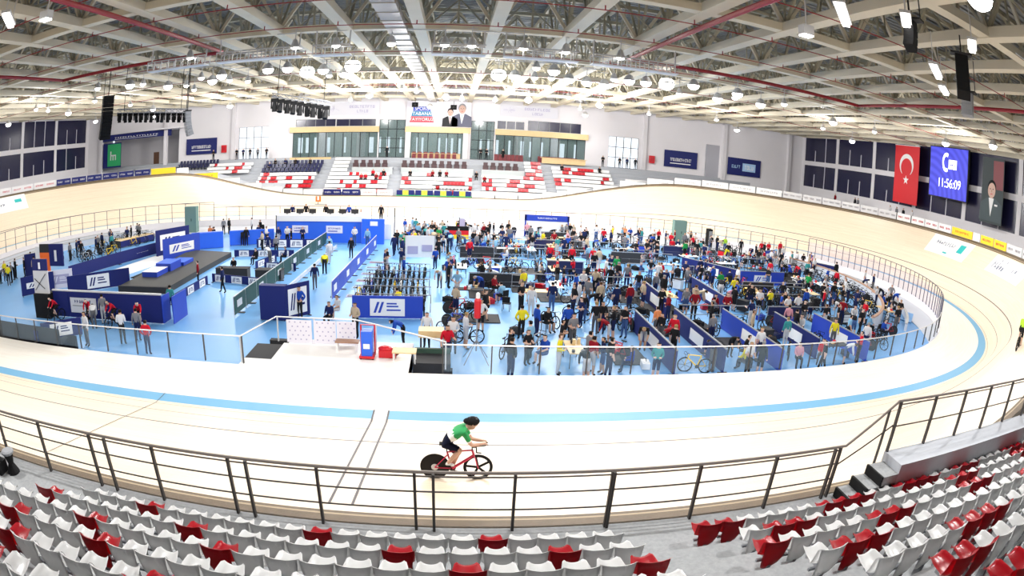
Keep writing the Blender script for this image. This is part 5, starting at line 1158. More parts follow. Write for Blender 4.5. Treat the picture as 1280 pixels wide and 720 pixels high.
# explicit people: x, y, pose, top, bottoms, facing, shorts
FR = [(-14.7, -19.6, 'stand', 'white', 'grey', 2.8, 0, 'white shirt near the left balustrade'), (-12.6, -18.9, 'folded', 'white', 'black', 0.4, 0, 'white shirt and black trousers beside the second man near the rail'),
      (-12.0, -18.2, 'stand', 'grey', 'navy', 0.2, 0, 'grey top just behind the white shirted one'), (-10.4, -19.9, 'hips', 'red', 'navy', 0.1, 0, 'red jacket standing alone at the left balustrade'),
      (-13.6, -6.4, 'stand', 'dark red', 'black', 2.0, 0, 'dark red jacket beside the dark bench table'), (-10.9, -8.2, 'walk', 'navy', 'black', 1.6, 0, 'navy top on the open left floor'), (-12.2, -2.7, 'sit', 'black', 'black', 3.1, 0, 'black, seated behind the dark bench table'),
      (-11.6, 0.9, 'sit', 'black', 'black', 2.6, 0, 'black, seated beside the short diagonal board'), (-10.4, 0.9, 'bend', 'white', 'grey', 1.0, 0, 'white top bending at the benches'), (-9.3, 1.8, 'sit', 'navy', 'black', 2, 0, 'navy, seated at the benches'),
      (-11.9, 5.0, 'stand', 'navy', 'navy', 0.4, 0, 'navy standing behind the middle low board'), (-11.0, 4.6, 'stand', 'grey', 'black', 0.4, 0, 'grey hoodie standing behind the middle low board'), (-12.9, 6.4, 'folded', 'beige', 'black', 1.4, 0, 'beige top behind the middle low board'),
      (-12.3, -13.4, 'stand', 'teal', 'navy', 0.2, 0, 'teal jacket at the right end of the team wall'), (-4.3, -12.9, 'hips', 'blue', 'black', 3.0, 0, 'blue top between green and blue fences, nearest the gate'),
      (-2.2, -12.6, 'sit', 'white', 'white', 2.4, 1, 'white kit sitting between the fences'), (-4.9, -6.6, 'walk', 'navy', 'grey', 0.3, 0, 'navy jacket walking between the fences'), (-5.2, -2.2, 'bend', 'yellow', 'black', 0.2, 0, 'yellow top bending between the fences'),
      (-5.6, 1.5, 'walk', 'white', 'white', 0.6, 0, 'white top walking between the fences'), (-6.2, 4.2, 'stand', 'light blue', 'blue', 3.0, 0, 'light blue shirt beside the green fence'), (-4.3, 4.0, 'stand', 'black', 'black', 3.0, 0, 'all black standing before the officials wall'),
      (-12.4, 9.9, 'stand', 'navy', 'white', 3.0, 0, 'navy top at the left end of the officials wall'), (-11.4, 9.5, 'folded', 'white', 'black', 3.3, 0, 'white top in front of the officials wall'), (-10.9, 9.1, 'stand', 'black', 'black', 2.0, 0, 'black top in front of the officials wall'),
      (-5.0, 9.8, 'folded', 'white', 'blue', 3.3, 0, 'white shirt near the right side of the officials wall'), (-3.7, 9.2, 'stand', 'light blue', 'blue', 3.0, 0, 'light blue shirt at the officials side board'),
      (-0.9, 5.4, 'walk', 'navy', 'navy', 0.4, 0, 'navy tracksuit walking behind the bicycle racks'), (-0.1, 4.2, 'stand', 'navy', 'navy', 1.2, 0, 'navy tracksuit beside the white board stand'), (-2.4, -13.9, 'sit', 'navy', 'black', 2.9, 0, 'navy, seated in front of the blue board'),
      (7.3, -15.4, 'hips', 'yellow', 'black', 0.2, 0, 'bright yellow jacket seen from behind'), (8.1, -15.0, 'stand', 'blue', 'navy', -1.2, 0, 'blue shirt right of the yellow jacket'), (9.6, -15.2, 'stand', 'blue', 'black', 0.1, 0, 'blue jacket and black trousers, back turned'),
      (8.0, -18.6, 'sit', 'blue', 'blue', 2.2, 1, 'blue top seated by the near rail'), (11.6, -19.9, 'sit', 'blue', 'navy', 1.2, 0, 'blue kit bending near the rail'), (17.3, -20.0, 'sitfwd', 'yellow', 'grey', 0.6, 0, 'yellow top and brown hair seated close to the near rail'),
      (14.4, -14.9, 'stand', 'orange', 'grey', 0.4, 1, 'peach shirt beside the navy pit divider'), (13.4, -10.4, 'stand', 'navy', 'navy', 0.1, 1, 'navy top standing beside the dark red one'), (14.3, -10.2, 'stand', 'dark red', 'navy', 0.4, 0, 'dark red jacket beside the navy one'),
      (18.0, -11.5, 'hips', 'dark red', 'black', 3.0, 0, 'dark red shirt standing in the aisle of the pits'), (16.2, -10.6, 'folded', 'black', 'black', 2.4, 0, 'black shirt left of the dark red one'), (5.4, -14.3, 'hips', 'white', 'black', 2.9, 1, 'white top and black shorts beside the red timing light'),
      (6.0, -11.2, 'sitfwd', 'orange', 'black', 1.4, 0, 'peach top bending, tool work'), (8.3, -11.3, 'stand', 'white', 'white', 3.0, 0, 'white jacket in the light aisle'), (9.6, -10.4, 'stand', 'navy', 'blue', 0.2, 0, 'navy top and blue jeans from behind'),
      (11.3, -9.7, 'stand', 'white', 'white', 1.0, 0, 'white clothes right of the jeans wearer'), (24.6, -11.8, 'folded', 'white', 'navy', 3.1, 1, 'white shirt standing in the right pits'), (23.2, -10.4, 'folded', 'white', 'black', 2.5, 1, 'white shirt left of the other white one'),
      (29.3, -9.6, 'stand', 'red', 'navy', 0.8, 0, 'red and white top at the right aisle'), (29.0, -10.8, 'walk', 'navy', 'navy', 0.8, 0, 'navy kit at the right aisle'), (36.2, 12.4, 'stand', 'red', 'red' if 0 else 'black', 2.9, 0, 'red top, left of three in red by the far rail'), (37.0, 12.2, 'folded', 'red', 'black', 3.0, 0, 'red top, middle of three in red by the far rail'),
      (39.0, 12.9, 'stand', 'red', 'grey', 3.2, 0, 'red top, right of three in red by the far rail'), (33.9, 0.8, 'bend', 'red', 'navy', 0.3, 0, 'red jersey bent over behind the navy banner board'), (24.7, 10.2, 'stand', 'red', 'black', 2.6, 0, 'red jersey in the far pits'), (25.6, 9.0, 'stand', 'green', 'black', 0.3, 0, 'green shirt in the far pits'),
      (32.4, 14.0, 'stand', 'lime', 'blue', 3.1, 0, 'lime yellow top near the black upright case'), (30.2, 8.4, 'bend', 'yellow', 'grey', 1.3, 0, 'yellow top bending in the far pits'), (2.8, -16.9, 'stand', 'white', 'black', 3.1, 0, 'white shirt behind the tan table'), (-0.7, -15.9, 'folded', 'beige', 'black', 2.6, 0, 'beige shirt behind the landing'),
      (1.7, -16.8, 'bend', 'blue', 'black', 1.8, 0, 'blue top bending behind the landing bench'), (4.0, -17.6, 'folded', 'white', 'grey', 3.0, 0, 'white top behind the wooden board'), (1.0, -10.8, 'sitfwd', 'yellow', 'navy', 0.8, 0, 'yellow and navy kit in front of the racks'),
      (20.6, -19.6, 'sit', 'pink', 'black', 2.8, 0, 'pink top seated near the rail'), (22.4, -19.3, 'sit', 'red', 'grey', 2.4, 0, 'red top seated near the rail'), (24.9, -19.6, 'folded', 'red', 'black', 1.0, 0, 'red and white striped top near the rail'), (20.0, -10.2, 'sit', 'dark red', 'black', 3.1, 0, 'dark red, seated by the navy divider'),
      (15.0, 2.6, 'stand', 'red', 'black', 2.9, 0, 'red jersey, right of three red in middle pits'), (13.3, 2.7, 'stand', 'red', 'black', 3.0, 0, 'red jersey, middle of three red in middle pits'), (11.6, 3.0, 'stand', 'red', 'navy', 3.0, 0, 'red jersey, left of three red in middle pits'), (14.2, -3.3, 'bend', 'red', 'black', 3.0, 0, 'red jersey bending in middle pits'),
      (22.0, 17.6, 'stand', 'orange', 'black', 3.0, 0, 'peach top at the far rail'), (27.8, 14.6, 'stand', 'grey', 'grey', 3.0, 0, 'grey top in front of the grey green cabinet'), (-19.7, 9.8, 'stand', 'orange', 'black', 2.9, 0, 'orange jacket behind the podium wall'), (-14.9, 11.2, 'stand', 'navy', 'navy', 3.0, 0, 'navy behind the bright blue barrier')]
for x, y, pose, top, bot, rz, sh, d in FR:
    person(x, y, pose, top, bot, rz, short=bool(sh), sleeve=not sh, label='person in ' + d if not d.startswith(('black,', 'navy,', 'all')) else 'person dressed in ' + d, sc=rnd.uniform(0.96, 1.04), zone='x')
# officials behind the blue desk
for i, (x, y, t, pz) in enumerate(((-12.3, 14.6, 'navy', 'stand'), (-11.0, 15.2, 'black', 'stand'), (-10.2, 15.0, 'white', 'sit'), (-8.8, 14.8, 'black', 'stand'), (-7.4, 15.1, 'grey', 'sit'), (-6.4, 14.7, 'blue', 'stand'), (-5.2, 14.9, 'white', 'sit'), (-3.2, 15.0, 'black', 'stand'))):
    person(x, y, pz, t, 'black', 3.1, z=0.7, label='official in %s behind the long blue desk, %s from the left' % (t, SIDEW[i]), group='officials behind the blue desk', zone='x')
b = MB(); b.box(-13.5, -2.0, 13.8, 16.2, ZF, 0.7, WALL); struct(b.obj('floor_officials_platform'))
# riders warming up in front of the navy team wall
for i, (x, t) in enumerate(((-19.9, 'red'), (-16.9, 'red'), (-14.9, 'red'), (-13.0, 'red'))):
    rz = (2.9, 3.5, 2.9, 3.6)[i]; yy = -16.3
    person(x, yy, 'ride', t, 'black', rz, short=True, label='rider in red and white pedalling at the team wall, %s from the left' % SIDEW[i], group='riders warming up', zone='x')
    bicycle(x - 0.0 * math.sin(rz), yy, rz + PI / 2, 'black', 'black warm-up bicycle at the team wall, %s from the left' % SIDEW[i], 'warm-up bicycles')
for i, (x, y) in enumerate(((-16.0, -17.0), (-15.9, -16.0))): person(x, y, ('bend', 'stand')[i], ('white', 'grey')[i], 'white' if i else 'grey', 0.6, label='person in %s between the warming-up riders' % ('white bending' if i == 0 else 'grey standing'), zone='x')
# crowded kit on the far left
for i in range(26):
    x, y = -31.5 + rnd.uniform(-1.6, 3.2), 0 + i * 0.52 + rnd.uniform(-0.3, 0.3)
    bicycle(x, y, rnd.uniform(0, 3.1), rnd.choice(('black', 'yellow', 'white', 'grey')), 'bicycle behind the long navy wall at the left, %s from the near end' % ordn(i + 1))
for i in range(20):
    person(-33.5 + rnd.uniform(-1.5, 1.5) - (i > 6) * 0 , -12.8 + i * 0.5, rnd.choice(('stand', 'folded', 'bend')), rnd.choice(('black', 'beige', 'grey', 'yellow')), 'black', rnd.uniform(0, 6), zone='group at the far left frame edge')
for i in range(16):
    person(-32.0 + rnd.uniform(-0.8, 2.4), 1.0 + i * 0.8, rnd.choice(('stand', 'folded', 'walk')), rnd.choice(('black', 'navy', 'teal', 'grey')), 'black', rnd.uniform(0, 6), zone='behind the long navy wall')
for i in range(15):
    person(rnd.uniform(-21, -9), rnd.uniform(8.8, 10.6) if i % 2 else rnd.uniform(14.0, 16.5), rnd.choice(('stand', 'folded', 'sit', 'bend')), rnd.choice(('black', 'navy', 'grey', 'white')), 'black', rnd.uniform(0, 6), zone='far left floor behind the low boards') if not (-13.6 < -12 < -2 and False) else None

# ------------------------------------------------------------------ pits on the right half of the infield
OCC = []
for o, *_ in PEOPLE: OCC.append((o.location.x, o.location.y, 0.45))
def free(x, y, r):
    return all((x - a) ** 2 + (y - c) ** 2 > (r + q) ** 2 for a, c, q in OCC)
def inside(x, y): return -1.8 < x < 44.5 * math.sqrt(max(0, 1 - (y / 25.0) ** 2)) - 3.5
DIV = [((13.5, -20.3), (13.5, -13.9)), ((16.0, -20.2), (16.0, -13.3)), ((19.1, -20.4), (19.1, -13.2)), ((22.4, -18.8), (22.4, -13.8)), ((25.6, -19.6), (25.3, -14.0)), ((16.3, -11.4), (16.3, -7.0)), ((20.6, -10.8), (20.6, -4.8)),
       ((26.2, -1.8), (30.6, -1.6)), ((23.0, 3.2), (26.2, -1.7)), ((34.8, 9.4), (37.2, 10.6)), ((37.8, 4.6), (39.6, 2.8))]
DN = ['first from the left at the near rail', 'second from the left at the near rail', 'third from the left at the near rail', 'fourth from the left at the near rail', 'rightmost at the near rail', 'left one of the second pit row', 'right one of the second pit row',
      'one running sideways with white squares', 'slanted one left of the sideways one', 'small one by the far right rail', 'short one at the right end of the pits']
for (p, q), n_ in zip(DIV, DN):
    board('pit_divider', p, q, 1.15, NAVY if (p[0] * 7) % 2 < 1.2 else BLUE, 'blue fabric pit divider, ' + n_, 'pit divider', 'blue pit dividers', logo=1, logoh=0.5, frame=GREYC)
    for k in range(12): OCC.append((p[0] + (q[0] - p[0]) * k / 11, p[1] + (q[1] - p[1]) * k / 11, 0.22))
board('sponsor_board', (-1.4, -12.6), (2.4, -12.4), 1.25, BLUE, 'blue board with large white logo in front of the bicycle racks', 'board', logo=1, logoh=0.75)
for k in range(9): OCC.append((-1.4 + 0.48 * k, -12.5, 0.3))
e = board('white_board_stand', (0.3, 1.6), (2.6, 1.8), 1.7, WHITE, 'white notice board with lilac prints behind the racks', 'board', z=ZF + 0.6, feet=False)
b = MB(); b.box(0.2, 1.0, -0.05, -0.03, 0.3, 0.9, LILAC); b.box(1.3, 2.1, -0.05, -0.03, 0.5, 1.0, LILAC); b.obj('print', e)
b = MB(); b.box(0, 0.06, -0.03, 0.03, -0.6, 1.7, LSTEEL); b.box(2.24, 2.3, -0.03, 0.03, -0.6, 1.7, LSTEEL); b.obj('post', e)
OCC.append((1.4, 1.7, 1.2))
# pipe rails between pit rows (run left to right)
PR = []
for yi, (y, xs) in enumerate(((14.6, (0.6, 6.6, 12.6, 18.6)), (9.4, (4.5, 10.5, 16.8, 23.5)), (4.6, (4.5, 10.6, 17.0, 27.5)), (-0.4, (4.6, 10.8, 17.0)), (-5.4, (5.0, 11.0, 24.5)), (-12.3, (16.6, 22.8)))):
    for xi, x in enumerate(xs):
        L = 5.6
        e = empty('pit_rail', (x, y, ZF), 'grey pipe rail between pit rows, %s row from the far side, %s from left' % (SIDEW[yi], SIDEW[xi]), 'rail', 'pipe rails of the pits')
        b = MB(); b.tube([(0, 0, 0), (0, 0, 1.1), (L, 0, 1.1), (L, 0, 0)], 0.035, GREYC, 6); b.tube([(0, 0, 0.55), (L, 0, 0.55)], 0.025, GREYC, 5); b.tube([(L / 2, 0, 0), (L / 2, 0, 1.1)], 0.025, GREYC, 5); b.obj('pipe_frame', e)
        if (xi + yi) % 2 == 0: b = MB(); b.box(0.05, L / 2 - 0.05, -0.02, 0.02, 0.15, 1.05, NAVYD if yi % 2 else DARK); b.obj('fabric_panel', e)
        for k in range(10): OCC.append((x + L * k / 9, y, 0.15))
# German tricolour-like flag banner on the rail
e = empty('rail_flag', (3.4, 11.9, ZF + 0.9), 'black red and gold flag hanging on a pit rail', 'flag')
for k, m_ in enumerate((BLACK, RED, YELLOW)): b = MB(); b.box(0, 2.0, -0.03, 0.03, 0.8 - 0.4 * (k + 1), 0.8 - 0.4 * k, m_); b.obj('stripe', e)
b = MB(); b.box(-0.06, 0, -0.04, 0.04, -0.9, 0.85, LSTEEL); b.box(2.0, 2.06, -0.04, 0.04, -0.9, 0.85, LSTEEL); b.obj('post', e); OCC.append((4.4, 11.9, 1.1))
# red timing light on tripod
e = empty('timing_light', (5.0, -18.6, ZF), 'tall tripod with red timing light standing behind the near rail', 'signal light')
b = MB()
for k in range(4): a = PI / 4 + k * PI / 2; b.tube([(0, 0, 1.0), (0.75 * math.cos(a), 0.75 * math.sin(a), 0.02)], 0.02, GREYC, 5)
b.obj('tripod', e)
b = MB(); b.tube([(0, 0, 0.5), (0, 0, 2.3)], 0.035, GREYC, 6); b.obj('pole', e)
b = MB(); b.lathe([(0.05, 1.95), (0.14, 2.0), (0.15, 2.75), (0.1, 2.85)], (0, 0, 0), RED, 10); b.obj('light_body', e)
b = MB(); b.lathe([(0.09, 2.85), (0.09, 3.05), (0.03, 3.1)], (0, 0, 0), WHITE, 8); b.obj('lamp_cap', e); OCC.append((5, -18.6, 0.8))
for x, y, h, lb in ((-1.6, 12.6, 3.2, 'thin dark pole standing right of the officials wall'), (4.5, 13.0, 2.4, 'thin pole with lilac pennant by the far rail'), (-12.9, 10.8, 2.6, 'thin pole at the left corner of the officials wall')):
    b = MB(); b.tube([(0, 0, 0.05), (0, 0, h)], 0.05, DARK, 6); b.lathe([(0.25, 0), (0.25, 0.04), (0.05, 0.08)], (0, 0, 0), DARK, 8)
    if 'lilac' in lb: b.box(0.05, 0.55, -0.01, 0.01, h - 0.9, h - 0.1, LILAC)
    tag(b.obj('pole', loc=(x, y, ZF)), lb, 'pole')
# tan board and folding tables, chairs, chests
e = empty('wooden_easel_board', (2.5, -18.3, ZF), 'pale wooden board lying on a high table behind the near rail', 'board')
b = MB(); b.box(0, 1.1, -0.35, 0.35, 1.05, 1.35, TAN); b.obj('board_top', e)
for xx in (0.1, 1.0): b = MB(); b.box(xx - 0.03, xx + 0.03, -0.3, 0.3, 0, 1.05, DSTEEL); b.obj('leg', e)
OCC.append((3.0, -18.3, 0.7))
tb = random.Random(21)
def trestle(x, y, rz, m, label):
    e = empty('trestle_table', (x, y, ZF), label, 'table', 'trestle tables in the pits', rz)
    b = MB(); b.box(-0.9, 0.9, -0.36, 0.36, 0.72, 0.76, m); b.obj('tabletop', e)
    for xx in (-0.75, 0.75): b = MB(); b.tube([(xx, -0.3, 0), (xx, -0.3, 0.72), (xx, 0.3, 0.72), (xx, 0.3, 0)], 0.02, DSTEEL, 5); b.obj('leg', e)
    b = MB()
    for k in range(5): a = tb.uniform(-0.8, 0.8); c = tb.uniform(-0.3, 0.3); b.box(a - 0.08, a + 0.08, c - 0.06, c + 0.06, 0.76, 0.76 + tb.uniform(0.05, 0.25), tb.choice((WHITE, DARK, RED, TAN, LBLUE)))
    o = b.obj('small_kit', loc=(x, y, ZF), rz=rz); tag(o, 'small bottles and boxes lying on a pit table, at %s' % label.split(', ')[-1], 'kit', 'small kit on pit tables', 'stuff')
n = 0
for y in (-18.6, -15.8, -11.2, -8.4, -6.6, -3.4, -1.6, 1.8, 3.6, 6.4, 8.4, 11.4, 13.6):
    for t in range(4):
        x = tb.uniform(4, 36)
        if inside(x + 1, y) and free(x, y, 0.75):
            n += 1; trestle(x, y, tb.choice((0, 0, PI / 2)), tb.choice((WHITE, WHITE, DARK, TAN)), 'folding table with kit in the pits, %s counted from the near rail' % ordn(n)); OCC.append((x, y, 0.75))
ch = MB().box(-0.22, 0.22, -0.22, 0.22, 0.42, 0.46, BLACK).box(-0.22, 0.22, -0.24, -0.2, 0.5, 0.85, BLACK)
for xx in (-0.2, 0.2):
    for yy in (-0.2, 0.2): ch.box(xx - 0.015, xx + 0.015, yy - 0.015, yy + 0.015, 0, 0.85 if yy < 0 else 0.43, DSTEEL)
chm = ch.mesh('folding_chair'); n = 0
for k in range(60):
    x, y = tb.uniform(3, 38), tb.uniform(-20.3, 14)
    if inside(x, y) and free(x, y, 0.34): n += 1; o = bpy.data.objects.new('folding_chair', chm); COL.objects.link(o); o.location = (x, y, ZF); o.rotation_euler = (0, 0, tb.uniform(0, 6.2)); o['_y'] = y; OCC.append((x, y, 0.34)); tag(o, 'black folding chair in the pits, %s' % ordn(n), 'chair', 'black folding chairs in the pits'); del o['_y']
n = 0
for k in range(26):
    x, y = tb.uniform(3, 36), tb.uniform(-20, 13)
    if inside(x, y) and free(x, y, 0.4):
        n += 1; m_ = tb.choice((RED, BLACK, BLUE, DARK, WHITE)); e = empty('tool_chest', (x, y, ZF), '%s tool chest on wheels in the pits, %s' % ({'red': 'red', 'black': 'black', 'board_blue': 'blue', 'dark_grey': 'dark grey', 'white_paint': 'white'}[m_.name], ordn(n)), 'tool chest', 'tool chests in the pits', tb.uniform(0, 3)); OCC.append((x, y, 0.4))
        b = MB(); b.box(-0.35, 0.35, -0.25, 0.25, 0.1, 0.75, m_); b.box(-0.37, 0.37, -0.27, 0.27, 0.75, 0.8, DARK); b.obj('body', e)
        for zz in (0.2, 0.38, 0.56): b = MB(); b.box(-0.31, 0.31, -0.27, -0.25, zz, zz + 0.15, LSTEEL); b.obj('drawer', e)
# bicycles in racks
BC = ['black'] * 7 + ['grey', 'grey', 'white', 'blue', 'red', 'yellow']
def rack(x0, y0, n, label, dx=0.36, ang=PI / 2, jit=0.12):
    e = empty('bicycle_rack', (x0, y0, ZF), 'long steel rack holding bicycles, ' + label, 'rack', 'bicycle racks')
    b = MB(); L = n * dx; b.tube([(-0.2, 0.12, 0), (-0.2, 0.12, 0.98), (L, 0.12, 0.98), (L, 0.12, 0)], 0.025, GREYC, 5); b.obj('rack_frame', e)
    for k in range(n):
        x = x0 + k * dx; y = y0 + tb.uniform(-jit, jit)
        bicycle(x, y, ang + tb.uniform(-0.12, 0.12) + (PI if k % 2 else 0), tb.choice(BC), 'bicycle in the rack %s, %s from its left end' % (label, ordn(k + 1)), 'bicycles in racks'); OCC.append((x, y, 0.35)); OCC.append((x, y + 0.5, 0.25)); OCC.append((x, y - 0.5, 0.25))
rack(-1.2, -11.2, 11, 'nearest behind the blue board'); rack(-1.6, -9.3, 12, 'second behind the blue board'); rack(-1.4, -7.3, 11, 'third behind the blue board'); rack(-1.5, -5.0, 11, 'fourth behind the blue board'); rack(-1.2, -2.6, 10, 'farthest behind the blue board')
rack(12.0, -13.2, 5, 'left of the second divider row'); rack(24.4, -8.6, 15, 'nearest in the right pits'); rack(24.0, -6.2, 16, 'middle in the right pits'); rack(31.0, -2.8, 8, 'farthest in the right pits'); rack(9.0, 7.0, 9, 'in the far middle pits'); rack(18.0, 6.6, 10, 'in the far right pits'); rack(26.5, 5.6, 9, 'right of the far pits')
for i in range(17):
    s = 41.5 + i * 1.55; p = TP(s, -10.3); q = TP(s + 0.5, -10.3)
    bicycle(p.x, p.y, math.atan2(q.y - p.y, q.x - p.x) + 1.2, tb.choice(BC), 'bicycle leaning at the curved brown-railed wall, %s from the near end' % ordn(i + 1), 'bicycles at the curved wall'); OCC.append((p.x, p.y, 0.5))
n = 0
for k in range(900):
    x, y = tb.uniform(3.5, 40), tb.uniform(-20.5, 15)
    if n < 130 and inside(x, y) and free(x, y, 0.5): n += 1; bicycle(x, y, tb.uniform(0, 6.2), tb.choice(BC), 'single bicycle parked among the crowd, %s counted' % ordn(n), 'bicycles parked in the crowd'); OCC.append((x, y, 0.5))
n = 0
for k in range(200):  # flat dark sheets added across the pit floor to darken it
    x, y = tb.uniform(4, 38), tb.uniform(-19.5, 13)
    if n < 34 and inside(x + 1, y): n += 1; tag(MB().box(-1.2, 1.2, -0.8, 0.8, 0.004, 0.02, DARK).box(-1.25, 1.25, -0.85, 0.85, 0.0, 0.005, BLACK).obj('darkening_sheet', loc=(x, y, ZF + 0.001 * n), rz=tb.choice((0, PI / 2))), 'dark sheet added to darken the blue floor of the pits, %s counted' % ordn(n), 'mat', 'sheets added to darken the pits')
bagm = {}
for nm, m_ in (('black', BLACK), ('navy', NAVYD), ('dark grey', DARK), ('red', SEATRED), ('white', WHITE), ('blue', BLUE)):
    b = MB(); b.box(-0.32, 0.32, -0.18, 0.18, 0.02, 0.3, m_); b.ball((0, 0, 0.28), 0.33, 0.19, 0.1, m_, 8, 4); b.tube([(-0.18, 0, 0.33), (-0.05, 0, 0.46), (0.05, 0, 0.46), (0.18, 0, 0.33)], 0.018, DARK, 5); bagm[nm] = b.mesh('kit_bag')
n = 0
for k in range(900):
    x, y = tb.uniform(3.5, 40), tb.uniform(-20.8, 15)
    if n < 110 and inside(x, y) and free(x, y, 0.3):
        n += 1; c = tb.choice(('black', 'black', 'black', 'navy', 'dark grey', 'dark grey', 'red', 'white', 'blue')); o = bpy.data.objects.new('kit_bag', bagm[c]); COL.objects.link(o); o.location = (x, y, ZF); o.rotation_euler = (0, 0, tb.uniform(0, 3)); OCC.append((x, y, 0.3))
        tag(o, '%s kit bag on the blue floor of the pits, %s counted' % (c, ordn(n)), 'bag', 'kit bags in the pits')
# the crowd
TW_ = ['black'] * 20 + ['navy'] * 8 + ['white'] * 9 + ['grey'] * 7 + ['blue'] * 5 + ['light blue'] * 3 + ['red'] * 3 + ['green'] * 1 + ['yellow'] * 1 + ['beige'] * 3 + ['teal'] * 2 + ['pink'] * 1 + ['dark red'] * 2
n = 0; tries = 0
while n < 360 and tries < 20000:
    tries += 1; x = tb.uniform(-1.0, 42); y = tb.choice((tb.uniform(-20.9, 17), tb.uniform(-20.9, -2), tb.uniform(6, 17)))
    if y > 15.2: x = tb.uniform(-1, 30)
    if not inside(x, y) or not free(x, y, 0.24) or (5.3 < x < 10.5 and -17.5 < y < -9 and tb.random() < 0.8) or (-3 < x < 3.5 and y < -13): continue
    po = tb.choice(('stand', 'folded', 'hips', 'walk', 'reach', 'phone', 'stand', 'folded', 'bend', 'bend')); sh = tb.random() < 0.35
    zone = 'by the near rail' if y < -16.5 else 'in the first aisle' if y < -12 else 'in the second pit row' if y < -7 else 'in the third pit row' if y < -2 else 'in the fourth pit row' if y < 4 else 'in the fifth pit row' if y < 10 else 'by the far rail'
    person(x, y, po, tb.choice(TW_), tb.choice(('black', 'black', 'navy', 'navy', 'grey', 'blue', 'white')), tb.uniform(0, 6.28), short=sh, sleeve=tb.random() < 0.5, sc=tb.uniform(0.93, 1.06), hair=tb.choice(('dark', 'dark', 'brown', 'fair', 'grey')), zone=zone)
    OCC.append((x, y, 0.26)); n += 1
# seated people on the folding chairs
for o in [q for q in COL.objects if q.name.startswith('folding_chair')]:
    if tb.random() < 0.65: x, y = o.location.x, o.location.y; person(x, y, tb.choice(('sit', 'sitfwd')), tb.choice(TW_), 'black', o.rotation_euler.z, short=tb.random() < 0.4, zone='on chairs in the ' + ('near pits' if y < -7 else 'far pits'))
# spectators far side
for x, k, t, r5 in ((-8.9, 4, 'red', 0), (-8.3, 4, 'red', 0), (-7.4, 5, 'red', 0), (-6.8, 4, 'dark red', 0), (-5.9, 5, 'black', 0), (0.9, 5, 'dark red', 0), (1.9, 5, 'black', 0), (2.8, 5, 'dark red', 0), (6.9, 5, 'black', 0), (8.0, 4, 'dark red', 0), (-2.2, 5, 'black', 0), (19.2, 8, 'black', 0), (24.8, 8, 'black', 0), (-22.8, 8, 'black', 0), (-21.2, 8, 'navy', 0), (-19.6, 8, 'black', 0), (-17.3, 8, 'black', 0), (-23.4, 7, 'navy', 0)):
    person(x, 35.1 + 0.975 * (k - 1), 'sit', t, 'black', PI, z=1.68 + 0.5 * (k - 1), zone='seated in the far stand')
for x, y, t in ((-30.5, 44.9, 'black'), (-29.4, 45.1, 'navy'), (-28.1, 44.8, 'black'), (-26.9, 45.2, 'grey'), (-34.6, 44.6, 'black'), (-25.3, 44.9, 'black'), (28.6, 44.8, 'black'), (29.9, 45.2, 'navy'), (31.2, 45.0, 'black'), (10.9, 45.2, 'black'), (-6.3, 45.5, 'black'), (7.6, 45.5, 'black'), (8.5, 45.5, 'black'), (26.0, 45, 'black')):
    person(x, y, tb.choice(('stand', 'folded')), t, 'black', PI, z=6.4, zone='on the far concourse under the wall')
for x, y, t in ((57.5, 27.5, 'dark red'), (57.8, 22.8, 'black'), (57.4, 21.6, 'grey'), (57.2, 14.0, 'white'), (57.2, 12.6, 'grey'), (57.4, 11.4, 'black'), (57.6, 9.8, 'white')):
    person(x, y, 'stand', t, 'black', PI / 2, z=5.0, zone='by the right windows')
# give every unlabelled person a label from what they wear, how they stand and their order in their area
PEOPLE.sort(key=lambda r: (r[1] is None, (r[0].location - CAM).length))
far_ = PEOPLE[300:]; PEOPLE = PEOPLE[:300]
if far_:
    vs, fs, mi, ml = [], [], [], []
    for rec in far_:
        o = rec[0]; M = Matrix.Translation(o.location) @ o.rotation_euler.to_matrix().to_4x4() @ Matrix.Scale(o.scale.x, 4); k0 = len(vs)
        sl = []
        for q in o.material_slots:
            if q.material not in ml: ml.append(q.material)
            sl.append(ml.index(q.material))
        vs += [tuple(M @ v.co) for v in o.data.vertices]
        for f in o.data.polygons: fs.append([k0 + a for a in f.vertices]); mi.append(sl[f.material_index])
        bpy.data.objects.remove(o)
    me = bpy.data.meshes.new('distant_crowd'); me.from_pydata(vs, [], fs)
    for m_ in ml: me.materials.append(m_)
    me.polygons.foreach_set('material_index', mi); me.polygons.foreach_set('use_smooth', [True] * len(fs)); me.update()
    o = bpy.data.objects.new('distant_crowd', me); COL.objects.link(o); tag(o, 'the remaining people far off in the pits and stands', 'crowd', None, 'stuff')
by = {}
for rec in PEOPLE:
    if rec[1] is None: by.setdefault(rec[6], []).append(rec)
for zone, recs in by.items():
    recs.sort(key=lambda r: math.atan2(r[0].location.x - CAM.x, r[0].location.y - CAM.y))
    for i, (o, _, top, bot, pose, short, _z) in enumerate(recs):
        o['label'] = 'person in %s top, %s, %s, %s from the left' % (top, {'stand': 'standing', 'folded': 'standing', 'hips': 'standing', 'walk': 'walking', 'reach': 'reaching', 'phone': 'standing', 'sit': 'sitting', 'sitfwd': 'sitting', 'bend': 'bending', 'ride': 'pedalling'}[pose], zone, ordn(i + 1))
        o['group'] = 'people ' + zone

